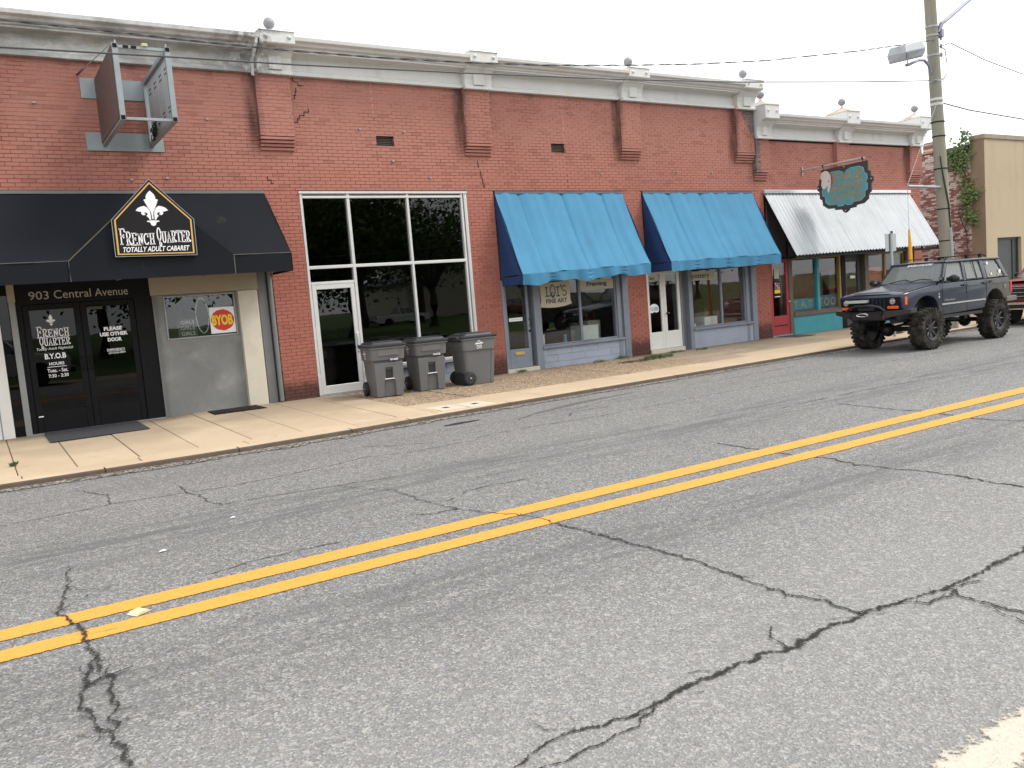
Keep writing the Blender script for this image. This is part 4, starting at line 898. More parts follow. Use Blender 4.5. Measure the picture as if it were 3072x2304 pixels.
cols = [plain('poster_violet', (.25, .17, .40), .6, bump=0), plain('poster_orange', (.6, .18, .06), .6, bump=0), plain('poster_pale', (.55, .55, .62), .6, bump=0)]
for k in range(9):
    x = 18.64+.07*(k % 3); z = 1.40+.06*(k//3); MB().box(x, x+.055, .031, .0338, z, z+.05).build('print', cols[(k*7+k//3) % 3], s_)
MB().box(18.62, 18.85, .031, .0338, 1.175, 1.20).build('white_foot', M_WHITE, s_)
s_ = sheet('window_banner', 'red banner with pale lettering in the far shop window', 22.95, 23.6, 1.20, 1.78, .12, plain('banner_red', (.50, .10, .075), .6, bump=0), 'banner')
lettering([word('TATTOO', 22.98, 23.57, 1.55, 1.68, bold=.02), word('WALK IN', 22.98, 23.5, 1.28, 1.42, bold=.02)], plane_y(.117), plain('dark_red_letter', (.16, .03, .025), .6, bump=0), s_)
# pasteboard stock behind the tattoo windows
m = MB(); m.box(19.45, 21.35, .55, .60, .09, 1.75); top(m, 'display_screen', plain('tan_board', (.26, .17, .095), .8, var=.3), 'tan board screen standing behind the tattoo window', 'screen')
m = MB(); m.box(22.0, 24.6, .8, .85, .09, 1.8); top(m, 'display_screen', MATS['tan_board'], 'tan board screen standing behind the far door and window', 'screen')

# ================================================================== beige stucco building across the gap
b3 = thing('stucco_building', 'beige stucco building with a bare whitewashed brick side wall', 'building', (34, 4, 0))
t = NT('beige_stucco'); x, y, z = t.xyz()
c = t.mix(t.noise(.6, 6), (.40, .325, .225), (.48, .395, .28))
c = t.mix(t.ramp(t.noise(1.6, 7, .7, stretch=(1.4, 1.4, .16)), .5, .72, 0, .45), c, (.30, .235, .165))
c = t.mix(t.ramp(z, 5.68, 5.80, 0, .6), c, (.28, .23, .18)); t.bump(t.noise(60, 4), .3, .006)
M_STUCCO = t.done(c, .9, 0, .2)
t = NT('shaded_stucco_return'); x, y, z = t.xyz()  # shade of the left-facing return painted in as darker, streaked stucco
c = t.mix(t.noise(1.6, 7, .7, stretch=(1, 1, .3)), (.17, .125, .085), (.30, .225, .15)); t.bump(t.noise(50, 4), .4, .01); M_STUCCO2 = t.done(c, .9, 0, .2)
m = MB(); m.box(29.34, 30.05, .0, .4, .0, 5.78); m.box(31.63, 46, .0, .4, 0, 5.78); m.box(30.05, 31.63, .0, .4, 2.46, 5.78); m.build('front_wall', M_STUCCO, b3)
m = MB(); m.box(29.95, 31.4, -.012, 0, 5.70, 5.78); MB().box(29.30, 46, -.04, .46, 5.78, 5.95).build('parapet_cap', plain('dirty_coping', (.30, .25, .19), .9, var=.3), b3, bevel=.03)
MB().box(29.325, 29.345, -.002, .47, 0, 5.80).build('corner_return', M_STUCCO2, b3)
MB().box(29.345, 29.6, .4, 14, 0, 5.62).build('wall_core', M_MORTAR2, b3)
# side wall bricks, running along y
m = MB(); rnd = random.Random(8)
for k in range(int(5.62/BH)):
    off = (k % 2)*.5
    for i in range(0, 22):
        a = .47+(i-off)*BW; a0, a1 = max(.47, a+J/2), a+BW-J/2
        if a1 < .5: continue
        x0 = 29.33-rnd.uniform(0, .012); z0, z1 = k*BH+J/2, (k+1)*BH-J/2
        m.add([(x0,a0,z0),(x0,a1,z0),(x0,a1,z1),(x0,a0,z1),(29.35,a0,z0),(29.35,a1,z0),(29.35,a1,z1),(29.35,a0,z1)], [(0,3,2,1),(0,1,5,4),(1,2,6,5),(2,3,7,6),(3,0,4,7)])
o = m.build('brickwork', M_BRICK2, b3); o['kind'] = 'stuff'
for k in range(26):
    a = .5+k*.16; MB().box(29.29, 29.62, a+.004, a+.156, 5.622, 5.68+random.uniform(-.008, .008)).build('coping_brick', plain('orange_coping', (.42, .25, .10), .9, var=.3) if k > 7 else plain('dark_coping', (.16, .10, .08), .9), b3, bevel=.006, seg=1)
MB().box(29.34, 29.75, 1.75, 2.15, 5.62, 6.02).build('chimney', M_BRICK2, b3)
MB().box(29.6, 46, 13.6, 14, 0, 5.6).build('rear_wall', M_MORTAR2, b3); MB().box(45.6, 46, .4, 13.6, 0, 5.6).build('end_wall', M_STUCCO, b3); MB().box(29.6, 45.6, .4, 13.6, 5.3, 5.4).build('roof', MATS['roof_felt'], b3)
d7 = frame('door', b3, 30.06, 31.62, .09, 2.455, .07, plain('charcoal_shutter', (.028, .033, .037), .5, var=.3), .10, .18, vs_=((31.25, .05),)); MB().box(30.13, 31.55, .13, .15, .16, 2.39).build('door_panel', plain('dark_green_panel', (.03, .038, .037), .45, var=.4), d7)
# vine on the corner
vine = thing('ivy_vine', 'green climbing vine on the brick side wall by the stucco corner', 'vine', (29.3, .6, .1))
t = NT('ivy_leaf'); oi = t.noise(6, 3); M_LEAF = t.done(t.mix(oi, (.045, .085, .02), (.14, .20, .055)), .55, 0, .4)
rv = random.Random(11)
stems = [[(29.30, .62, .1), (29.29, .58, 1.6), (29.28, .66, 3.0), (29.28, .55, 4.2), (29.28, .75, 5.3), (29.30, .5, 5.75)], [(29.29, .60, 2.6), (29.28, .9, 3.4), (29.29, .7, 4.4)], [(29.28, .7, 5.0), (29.28, 1.1, 5.55), (29.3, .9, 5.7)], [(29.28, .6, 5.2), (29.3, .45, 5.85), (29.3, .62, 6.15)]]
m = MB()
for s_ in stems: m.tube(s_, [.018, .015, .012, .010, .008, .006][:len(s_)], 6)
m.build('stem', plain('vine_stem', (.09, .06, .035), .9), vine)
m = MB()
def vleaf(m, p, s, rv, nrm):
    a = Vector((rv.uniform(-1, 1), rv.uniform(-1, 1), rv.uniform(-1, .3))).normalized(); n = (Vector(nrm)+Vector((rv.uniform(-.9, .9), rv.uniform(-.9, .9), rv.uniform(-.4, 1)))).normalized(); b = n.cross(a).normalized(); a = b.cross(n)
    p = Vector(p); m.add([p, p+a*s*.5+b*s*.42, p+a*s*1.05, p+a*s*.5-b*s*.42], [(0,1,2,3)])
clumps = [((29.2, .55, 5.95), .16, 120), ((29.2, .6, 5.7), .22, 170), ((29.18, .85, 5.5), .26, 230), ((29.2, 1.15, 5.42), .16, 110), ((29.18, .62, 5.25), .2, 190), ((29.2, .95, 5.05), .2, 120), ((29.22, .72, 4.9), .16, 100), ((29.24, 1.3, 5.2), .12, 50), ((29.2, .5, 4.1), .24, 260), ((29.18, .36, 4.0), .18, 140), ((29.2, .56, 3.75), .2, 150), ((29.2, .52, 3.3), .16, 120), ((29.2, .38, 3.15), .16, 110), ((29.22, .62, 4.5), .14, 60)]
for c_, r_, n in clumps:
    for k in range(int(n*.62)):
        p = (c_[0]+rv.gauss(0, .05), c_[1]+rv.gauss(0, r_*.6), c_[2]+rv.gauss(0, r_*.7)); p = (min(p[0], 29.30), p[1], p[2]); vleaf(m, p, rv.uniform(.06, .12), rv, (-1, -.4, .3))
m.build('foliage', M_LEAF, vine)

# ================================================================== awnings
t = NT('black_awning_canvas'); c = t.mix(t.noise(.8, 6), (.012, .013, .016), (.019, .0205, .0255)); c = t.mix(t.ramp(t.noise(1.4, 8, .72), .62, .78, 0, .45), c, (.075, .066, .055)); t.bump(t.noise(260, 2), .2, .002); M_BCAN = t.done(c, .95, 0, .08)
M_SEAM = plain('worn_canvas_edge', (.11, .10, .08), .9, var=.5, scale=9)
aw = thing('black_awning', 'black canvas awning with a pointed gable over the double doors', 'awning', (1.5, 0, 4.0))
XL, XR = -2.0, 4.85
m = MB()
def blk(u, v):
    x = XL+(XR-XL)*u; return (x, -.02-1.18*v, 4.0-1.19*v-.03*math.sin(math.pi*v)+.006*math.sin(x*5+v*3))
m.grid(blk, 48, 14); m.build('canopy', M_BCAN, aw, smooth='all')
m = MB(); m.grid(lambda u, v: (XL+(XR-XL)*u, -1.2-.012*math.sin((XL+(XR-XL)*u)*6), 2.81-.31*v), 48, 3); m.build('valance', M_BCAN, aw, smooth='all')
m = MB(); m.add([(XR, -.02, 4.0), (XR, -1.2, 2.81), (XR, -1.2, 2.5), (XR, -.02, 2.5)], [(0,1,2,3)]); m.build('end_panel', M_BCAN, aw)
ap, bk = (2.63, -1.215, 3.93), (2.63, -.10, 3.93)
gf = MB(); gf.prism([(1.40, 2.5), (3.86, 2.5), (3.86, 2.81), (2.63, 3.93), (1.40, 2.81)], 'y', -1.225, -1.213); gf.build('gable_front', M_BCAN, aw)
m = MB(); m.add([(1.40, -1.22, 2.81), ap, bk], [(0,1,2)]); m.add([(3.86, -1.22, 2.81), ap, bk], [(0,2,1)]); m.build('gable_roof', M_BCAN, aw)
m = MB(); m.tube([(1.40, -1.223, 2.5), (1.40, -1.223, 2.81), (2.63, -1.223, 3.93)], .009, 6); m.tube([(3.86, -1.223, 2.5), (3.86, -1.223, 2.81)], .009, 6); m.build('seam', M_SEAM, aw)
m = MB(); m.tube([(XL, -1.2, 2.813), (1.40, -1.2, 2.813)], .007, 6); m.tube([(3.86, -1.2, 2.813), (XR, -1.2, 2.813)], .007, 6); m.build('seam', M_SEAM, aw)
MB().box(XL, XR, -.05, .0, 3.985, 4.035).build('head_bar', plain('grey_head_bar', (.16, .17, .17), .5, .3), aw)
m = MB()
for x in (-1.2, .4, 2.2, 3.6, 4.8): m.tube([(x, -.02, 2.56), (x, -1.15, 2.53)], .014, 6); m.tube([(x, -.03, 3.86), (x, -1.12, 2.70)], .014, 6)
m.build('support_frame', M_STEEL, aw)
sg = thing('shop_sign', 'black house-shaped sign with white fleur-de-lis, gold border, FRENCH QUARTER', 'sign', (2.66, -1.27, 2.83))
pent = [(2.66, 4.03), (2.05, 3.41), (2.045, 2.84), (3.265, 2.825), (3.275, 3.40)]
MB().prism(pent, 'y', -1.285, -1.232).build('panel', M_SIGNBLACK, sg, bevel=.004, seg=1)
def inset(pl, k):
    cx = sum(p[0] for p in pl)/len(pl); cz = sum(p[1] for p in pl)/len(pl); return [(cx+(a-cx)*k, cz+(b-cz)*k) for a, b in pl]
def ring(a, b): 
    n = len(a); return (a+b, [(i, (i+1) % n, n+(i+1) % n, n+i) for i in range(n)])
lettering([ring(inset(pent, .935), inset(pent, .895))], plane_y(-1.288), M_GOLD, sg, 'gold_border')
m = MB(); m.add(*ring([(x, -1.291, z) for x, z in pent], [(x, -1.291, z) for x, z in inset(pent, .985)])) ; m.build('edge_trim', M_STEEL, sg)
lettering(fleur(2.655, 3.30, .55, .48), plane_y(-1.289), M_WHITE, sg, 'fleur_emblem')
fw = stroke_word('FRENCH', 2.14, 2.65, 3.04, 3.22, .0175, [(-.05, 1.25), (-.12, .98), (-.15, .85), (-.15, .78), (-.12, .8), (-.1, .8)])+stroke_word('QUARTER', 2.68, 3.19, 3.04, 3.22, .0165, [(-.05, 1.28), (.0, .92), (.0, .95), (.02, .98), (.05, 1.0), (.03, .98), (.02, .95)])
lettering(fw, plane_y(-1.289), M_WHITE, sg); lettering([word('TOTALLY ADULT CABARET', 2.17, 3.16, 2.905, 2.985, bold=.02, shear=.3)], plane_y(-1.289), M_WHITE, sg)

def canvas(name, col, dark):
    t = NT(name); x, y, z = t.xyz(); c = t.mix(t.noise(1.3, 6), sc(col, .86), sc(col, 1.22)); c = t.mix(t.ramp(t.noise(5, 7, .7, stretch=(1.6, .22, .22)), .50, .74, 0, .45), c, dark)
    c = t.mix(t.ramp(t.noise(2.0, 7, .75), .60, .78, 0, .30), c, (.22, .36, .42)); c = t.mix(t.ramp(t.noise(3.4, 7, .75), .66, .8, 0, .35), c, (.06, .09, .10))
    t.bump(t.noise(230, 2), .15, .002); return t.done(c, .75, 0, .25)
M_BLUE = canvas('lit_blue_canvas', (.056, .205, .34), (.038, .145, .255)); M_BLUE2 = canvas('shaded_blue_canvas', (.018, .045, .135), (.012, .028, .08)); M_BLUE3 = canvas('blue_valance', (.05, .185, .315), (.034, .13, .235))  # bright top and shaded sides painted in as light and dark canvas
def blue_awning(x0, x1, zl, zr, hl, hr, seams, ragged_, lab, seed):
    rb = random.Random(seed); a_ = thing('blue_awning', lab, 'awning', ((x0+x1)/2, 0, 4.0)); D = .87
    ph = [rb.uniform(0, 6) for _ in range(8)]
    def zf(x): return zl+(zr-zl)*(x-x0)/(x1-x0)
    def folds(x, v):
        f = 0
        for s_ in seams: d = x-(x0+(x1-x0)*s_); f -= .026*math.exp(-(d/.03)**2)*(1-.3*v)
        f += .016*math.sin(x*5.1+ph[0]+v*1.2)*(.3+.7*v)+.010*math.sin(x*11+ph[1]-v*2)+.006*math.sin(x*23+ph[2]+v)
        if ragged_: f += .02*v*v*math.sin(x*7+ph[3])*math.sin(3*v)
        return f
    def top_(u, v):
        x = x0+(x1-x0)*u; f = folds(x, v); sag = .05*math.sin(math.pi*v); edge = min(1, min(u, 1-u)*14); f *= edge
        return (x, -.02-(D-.02)*v-f*.8+sag*.25, 3.985+(zf(x)-3.985)*v-sag+f*.5)
    m = MB(); m.grid(top_, 150, 26); m.build('canopy', M_BLUE, a_, smooth='all')
    def val(u, v):
        x = x0+(x1-x0)*u; h = hl+(hr-hl)*u; z0 = zf(x)-.0; w = (.028 if ragged_ else .014)*v*(math.sin(x*9+ph[4])+.6*math.sin(x*17+ph[5]))
        hh = h+(.03*math.sin(x*4.2+ph[6])+.016*math.sin(x*9.7) if ragged_ else .008*math.sin(x*3))
        pinch = sum(math.exp(-((u-q)/.018)**2) for q in (.22, .5, .78))*.015*math.sin(v*18)
        return (x, -D-.004-w-pinch, z0+(hh-z0)*v)
    m = MB(); m.grid(val, 150, 10); m.build('valance', M_BLUE3, a_, smooth='all')
    for x, sgn in ((x0, 0), (x1, 0)):
        m = MB()
        def sd(u, v):
            z1_ = 3.97+(zf(x)-3.97)*u; zb = zf(x); b = .012*math.sin(u*7+v*5); return (x+b, -.02-(D-.02)*u, zb+(z1_-zb)*v)
        m.grid(sd, 10, 14); m.build('side_panel', M_BLUE2, a_, smooth='all')
        m = MB(); hx = hl if x == x0 else hr
        m.grid(lambda u, v: (x+.016*math.sin(u*9+v*2)*v, -.02-(D-.02)*u, zf(x)+(hx+.01-zf(x))*v-.03*math.sin(math.pi*u)*(1-v)), 12, 6); m.build('side_valance', M_BLUE2, a_, smooth='all')
    MB().box(x0, x1, -.03, .01, 3.975, 4.025).build('head_bar', plain('blue_head_bar', (.10, .13, .18), .5, .2), a_)
    m = MB()
    for x in (x0+.03, (x0+x1)/2, x1-.03): m.tube([(x, -.0, zf(x)-.03), (x, -D+.06, zf(x)-.06)], .013, 6)
    m.tube([(x0+.03, -D+.06, zf(x0)-.06), (x1-.03, -D+.06, zf(x1)-.06)], .013, 6); m.build('support_frame', M_STEEL, a_)
blue_awning(9.82, 13.37, 2.20, 2.27, 1.985, 2.05, (.17, .5, .82), True, 'wrinkled blue canvas awning over the gallery door and window', 3)
blue_awning(14.01, 17.86, 2.285, 2.315, 2.06, 2.065, (.22, .5, .76), False, 'smooth taut blue canvas awning over the white double doors', 6)
t = NT('corrugated_zinc'); x, y, z = t.xyz(); c = t.mix(t.noise(.7, 6), (.36, .38, .40), (.47, .49, .51)); c = t.mix(t.ramp(t.noise(1.0, 5, .7, stretch=(16, .35, .35)), .42, .66, 0, .5), c, (.27, .285, .30)); c = t.mix(t.ramp(t.noise(1.1, 7, .7, stretch=(2.2, .5, .5)), .58, .76, 0, .4), c, (.26, .27, .29)); M_ZINC = t.done(c, t.ramp(t.noise(2, 4), .3, .7, .45, .6), .15, .4)
ma = thing('metal_awning', 'corrugated bare metal awning over the tattoo shop', 'awning', (21.6, 0, 4.0))
for k in range(8):
    a, b = 18.30+k*(6.6/8), 18.30+(k+1)*(6.6/8)
    m = MB(); m.grid(lambda u, v: (a+(b-a)*u, -.04-(.96+.012*k*0)*v, 3.955-1.71*v+.016*math.cos(2*math.pi*(a+(b-a)*u)/.1375)+.003*(k % 2)+ (.07*(a+(b-a)*u-18.3)/6.6)*v), 60, 2)
    m.build('roof_sheet', M_ZINC, ma, smooth='all')
m = MB(); m.box(18.27, 24.93, -.09, -.005, 3.965, 4.06); m.build('flashing', plain('shiny_flashing', (.62, .64, .66), .35, .7, .12), ma, bevel=.01)
m = MB()
for k in range(9):
    x = 18.33+k*.815; m.box(x-.02, x+.02, -.03, .0, 2.25, 3.9)
    m.prism([(-.03, 3.90), (-.03, 3.83), (-.95, 2.20), (-.97, 2.24)], 'x', x-.02, x+.02); m.box(x-.02, x+.02, -.95, -.03, 2.19, 2.24)
m.build('rafter', M_BLACK, ma)
MB().box(18.30, 24.90, -.985, -.94, 2.17, 2.225).build('eaves_beam', M_BLACK, ma)

# ================================================================== projecting steel sign box without its faces
pf = thing('sign_frame', 'empty projecting grey steel sign box on the brick wall above the black awning', 'sign frame', (2.6, -1, 4.7))
MB().box(2.02, 2.98, -.022, -.006, 5.53, 5.855).build('wall_plate', M_GREYSTEEL, pf); MB().box(2.01, 3.21, -.022, -.006, 4.69, 4.985).build('wall_plate', M_GREYSTEEL, pf)
YF, Z0, Z1 = -2.0, 4.765, 5.86
for X, s_ in ((2.285, 1), (3.01, -1)):
    m = MB(); w = .075
    m.box(X-w/2, X+w/2, YF, YF+w, Z0, Z1); m.box(X-w/2, X+w/2, -.10, -.024, Z0, Z1)
    m.box(X-w/2, X+w/2, YF+w, -.10, Z1-w, Z1-.002); m.box(X-w/2, X+w/2, YF+w, -.10, Z0+.002, Z0+w)
    m.build('side_frame', M_GREYSTEEL, pf, bevel=.005, seg=1)
    for zc in (Z0, Z1-w): MB().box(X-w/2+.008, X+w/2-.008, YF-.006, YF+.001, zc+.008, zc+w-.008).build('tube_cap', M_BLACK, pf)
MB().box(2.235, 2.246, YF+.05, -.06, Z0+.03, Z1-.03).build('sign_face', M_RUSTPANEL, pf)
for k in range(4):
    a = YF+.12+k*.43; o = MB().box(3.02, 3.035, a, a+.42, Z0+.09, Z1-.09).build('back_panel', plain('pale_locker_panel', (.52, .545, .57), .5, .1, .1), pf, bevel=.004, seg=1)
    m = MB()
    for zc in (5.55, 5.62, 5.05, 4.98): 
        for j in range(4): m.box(3.015, 3.0195, a+.13+j*.045, a+.145+j*.045, zc, zc+.022)
    m.build('vent_slots', M_BLACK, o)
each('cross_bar', M_GREYSTEEL, pf, [(2.33, 2.97, YF+.02, YF+.055, Z1-.06, Z1-.02), (2.33, 2.97, YF+.02, YF+.055, Z0+.01, Z0+.05)])
m = MB()
for k in range(2): m.box(2.40+k*.11, 2.47+k*.11, YF+.005, YF+.019, Z1-.055, Z1-.025)
m.build('ballast_plate', M_BLACK, pf)
MB().box(2.66, 2.74, YF, YF+.07, Z1-.018, Z1+.03).build('socket', M_CREAMSIGN, pf, bevel=.008)
for x in (2.3, 3.0): MB().tube([(x, YF+.04, Z1), (x, YF+.04, Z1+.05)], .012, 6).build('lifting_eye', M_STEEL, pf)
m = MB(); m.tube([(2.0, -.01, 5.90), (2.05, -.4, 5.89), (2.26, -1.9, 5.88)], .007, 6); m.build('stay_cable', M_STEEL, pf)
m = MB()
for k in range(7): u = k/7*.28; m.ball((2.0+.06*k/7, -.01-.42*k/7, 5.90), .02, 8, 1, 1.5, .7)
m.build('chain', plain('rusty_chain', (.09, .07, .06), .6, .5), pf)
m = MB(); rr = random.Random(2)
for k in range(5):
    c_ = (2.95, -.55-.07*k, 4.86+.02*k); m.tube([(c_[0]+rr.uniform(-.03, .03), c_[1]+.10*math.cos(q*.5), c_[2]+.09*math.sin(q*.5)) for q in range(14)], .009, 5)
m.build('cable_coil', M_RUBBER, pf)

# ================================================================== tattoo hanging sign
XS_ = 19.93
ps = thing('hanging_sign', 'dark ornate hanging board with teal field, orange lettering and white horse head', 'sign', (XS_, -1.35, 3.33))
MB().tube([(XS_, -.0, 4.585), (XS_, -1.95, 4.60)], .03, 10).build('bracket_bar', plain('flaking_white_steel', (.42, .34, .32), .7, .2, .4, scale=14), ps, smooth=True)
MB().box(XS_-.02, XS_+.02, -.03, -.005, 4.45, 4.70).build('wall_plate', M_STEEL, ps)
m = MB()
for y_ in (-.70, -1.90): m.tube([(XS_, y_, 4.60), (XS_, y_, 4.47)], .010, 6); m.ball((XS_, y_, 4.60), .04, 10)
m.build('hanger', M_BLACK, ps)
ol = [(.64,4.50),(2.05,4.52),(2.05,4.27),(2.12,4.25),(2.13,4.12),(2.19,4.10),(2.20,3.98),(2.13,3.95),(2.13,3.72),(2.05,3.68),(2.04,3.55),(1.90,3.45),(1.68,3.43),(1.66,3.38),(1.48,3.37),(1.46,3.33),(1.40,3.29),(1.36,3.27),(1.31,3.29),(1.27,3.33),(1.24,3.37),(1.04,3.38),(1.02,3.43),(.82,3.44),(.66,3.55),(.64,3.70),(.57,3.73),(.56,3.93),(.50,3.97),(.50,4.08),(.56,4.12),(.57,4.25),(.64,4.27)]
MB().prism([(-a, b) for a, b in ol], 'x', XS_-.025, XS_+.025).build('board', plain('sign_dark_brown', (.045, .035, .04), .6, var=.3), ps, bevel=.006, seg=1)
fi = [(.74,4.18),(.76,4.33),(.9,4.40),(1.2,4.40),(1.30,4.36),(1.36,4.28),(1.42,4.37),(1.55,4.42),(1.82,4.42),(1.94,4.36),(1.97,4.22),(2.04,4.19),(2.05,4.05),(2.0,3.99),(2.05,3.93),(2.04,3.78),(1.97,3.75),(1.96,3.62),(1.84,3.53),(1.62,3.52),(1.56,3.46),(1.42,3.46),(1.36,3.51),(1.30,3.46),(1.14,3.46),(1.10,3.52),(.86,3.53),(.75,3.62),(.74,3.76),(.66,3.80),(.65,3.94),(.70,4.0),(.65,4.08)]
PX = plane_x(XS_-.028)
t = NT('weathered_teal_sign'); M_TSIGN = t.done(t.mix(t.noise(5, 6), (.07, .25, .30), (.13, .33, .35)), .6, 0, .3)
lettering([(fi, [tuple(range(len(fi)))])], PX, M_TSIGN, ps, 'teal_field')
PX2 = plane_x(XS_-.031)
cxf = sum(p[0] for p in fi)/len(fi); czf = sum(p[1] for p in fi)/len(fi)
lettering([ring(fi, [(cxf+(a-cxf)*.965, czf+(b-czf)*.965) for a, b in fi])], PX2, plain('pale_teal_line', (.20, .38, .38), .6, bump=0), ps, 'field_line')
M_ORANGE = plain('faded_orange_letter', (.30, .215, .11), .6, var=.6, scale=14, bump=0, dirt=(.11, .24, .25), dirt_amt=.7)
lettering([word('PALE', 1.0, 1.90, 4.12, 4.35, bold=.03), word('HORSE', .86, 1.90, 3.84, 4.08, bold=.03), word('TATTOO', .92, 1.88, 3.58, 3.80, bold=.03)], PX2, M_ORANGE, ps)
hh = [(.66,4.42),(.78,4.46),(.90,4.42),(.95,4.30),(.95,4.15),(.93,4.02),(.89,3.90),(.85,3.86),(.83,3.95),(.85,4.06),(.80,4.02),(.74,3.98),(.68,3.99),(.64,4.10),(.66,4.22),(.62,4.30)]
mane = [(.86,4.44),(.96,4.36),(1.01,4.24),(1.0,4.08),(.95,4.02),(.96,4.15),(.96,4.30),(.90,4.42)]
lettering([(hh, [tuple(range(len(hh)))])], plane_x(XS_-.034), plain('bone_white', (.60, .57, .52), .6, bump=0), ps, 'horse_head')
lettering([(mane, [tuple(range(len(mane)))]), ([(.86,4.18),(.89,4.20),(.90,4.16),(.87,4.13)], [(0,1,2,3)])], plane_x(XS_-.036), plain('mane_red', (.42, .05, .05), .6, bump=0), ps, 'red_mane')
m = MB()
for a, b in ((1.36, 4.47), (2.15, 4.04), (1.36, 3.33), (.54, 4.03)): m.ball((XS_-.03, -a, b), .018, 8)
m.build('rivet', M_CREAMSIGN, ps)

# ================================================================== utility pole, lamps, wires
PY = -3.3
def polex(z): return 21.36-.066*z
t = NT('weathered_pole_timber'); c = t.mix(t.noise(4, 7, .7, stretch=(3, 3, .12)), (.20, .195, .155), (.34, .33, .275)); c = t.mix(t.ramp(t.noise(1.1, 5, stretch=(1, 1, .5)), .5, .7, 0, .4), c, (.30, .22, .12)); t.bump(t.noise(12, 6, stretch=(3, 3, .15)), .5, .02); M_POLE = t.done(c, .85, 0, .25)
pole = thing('utility_pole', 'tall leaning wooden utility pole behind the dark SUV', 'utility pole', (21.36, PY, .05))
MB().tube([(polex(z), PY, z) for z in (.0, 1, 2, 3, 4, 5, 6, 7, 8, 9, 10)], [.165, .162, .158, .154, .15, .147, .144, .14, .137, .134, .13], 20).build('shaft', M_POLE, pole, smooth=True)
for z in (2.3, 3.1, 4.1, 4.9, 5.25): MB().tube([(polex(z), PY, z-.012), (polex(z), PY, z+.012)], .163, 20).build('strap', M_BLACK, pole)
for z in (7.33, 7.54, 6.86, 6.24): MB().tube([(polex(z), PY, z-.022), (polex(z), PY, z+.022)], .15, 20).build('band', M_STEEL, pole)
for z in (5.68, 5.80): MB().tube([(polex(z), PY, z-.03), (polex(z), PY, z+.03)], .153, 20).build('collar', plain('white_collar', (.6, .6, .58), .6), pole)
M_LAV = plain('zinc_arm', (.33, .33, .42), .45, .5, .1)
MB().tube([(21.0, PY-.1, 7.40), (21.05, PY-.14, 7.6), (21.28, PY-.16, 7.73), (22.4, PY-.2, 8.38), (23.6, PY-.24, 8.95)], [.06, .055, .05, .045, .04], 10).build('street_lamp_arm', M_LAV, pole, smooth=True)
m = MB(); m.box(20.98, 21.08, PY-.2, PY-.05, 7.28, 7.46); m.build('arm_clamp', M_LAV, pole, bevel=.01)
m = MB()
for z in (7.31, 7.11, 6.90): m.lathe((21.22, PY-.02, z-.045), 'z', [(.02, 0), (.04, .01), (.025, .03), (.045, .05), (.025, .07), (.035, .09)], 10); m.tube([(polex(z)+.1, PY, z), (21.22, PY-.02, z)], .012, 6)
m.tube([(21.22, PY-.02, 6.85), (21.22, PY-.02, 7.38)], .009, 6); m.build('insulator_rack', M_LAV, pole, smooth=True)
MB().tube([(21.24, PY, 7.1), (21.42, PY, 7.05), (21.5, PY, 6.7), (21.48, PY, 6.45), (21.3, PY, 6.32), (21.1, PY, 6.33)], .012, 6).build('drip_loop', M_RUBBER, pole, smooth=True)
MB().tube([(polex(0)-.02, PY-.16, .06), (polex(2.6)-.02, PY-.15, 2.62)], .045, 10).build('conduit', M_STEEL, pole, smooth=True)
m = MB()
for k in range(3): m.tube([(polex(2.6)-.02+.02*k, PY-.15, 2.6), (polex(3.2)-.04+.02*k, PY-.155, 3.2), (polex(3.9)-.13+.012*k, PY-.12, 3.9), (polex(4.4)-.14, PY-.08, 4.4)], .013, 6)
m.build('riser_cable', M_RUBBER, pole, smooth=True)
fl = thing('flood_light', 'boxy grey flood light on a curved bracket of the utility pole', 'flood light', (19.75, PY, 6.55))
MB().tube([(polex(6.45)-.14, PY, 6.42), (20.68, PY, 6.62), (20.50, PY, 6.72), (20.25, PY, 6.70), (19.85, PY, 6.56), (19.74, PY, 6.54)], .035, 10).build('bracket', M_LAV, fl, smooth=True)
m = MB(); m.loft([[(19.36,PY-.22,6.56),(20.12,PY-.20,6.72),(20.12,PY+.2,6.74),(19.36,PY+.2,6.58)],[(19.32,PY-.28,6.74),(20.16,PY-.26,6.92),(20.14,PY+.24,6.94),(19.34,PY+.24,6.78)],[(19.38,PY-.22,6.93),(20.08,PY-.2,7.10),(20.06,PY+.2,7.11),(19.40,PY+.2,6.96)]]); m.build('housing', plain('pale_lamp_housing', (.34, .35, .36), .45, .3, .08), fl, bevel=.02)
MB().add([(19.42,PY-.27,6.60),(20.08,PY-.26,6.755),(20.10,PY-.285,6.88),(19.38,PY-.305,6.725)], [(0,1,2,3)]).build('lens', plain('lamp_lens', (.22, .23, .27), .2, bump=0), fl)
MB().tube([(19.36, PY-.3, 6.72), (19.40, PY-.25, 6.50), (19.78, PY-.08, 6.54)], .014, 6).build('yoke', M_LAV, fl)
M_WIRE = plain('overhead_wire', (.07, .07, .078), .6, bump=0)
def wire(lab, pts, r=.012, twist=False):
    m = MB(); P = [Vector(p) for p in pts]; D = []
    for i in range(len(P)-1):
        for k in range(10): D.append(P[i].lerp(P[i+1], k/10))
    D.append(P[-1])
    if twist:
        m.tube(D, r, 6)
        for ph in (0, math.pi): m.tube([p+Vector((0, .012*math.cos(i*1.3+ph), .014*math.sin(i*1.3+ph))) for i, p in enumerate(D)], r*.8, 5)
    else: m.tube(D, r, 6)
    top(m, 'overhead_wire', M_WIRE, lab, 'wire', smooth=True)
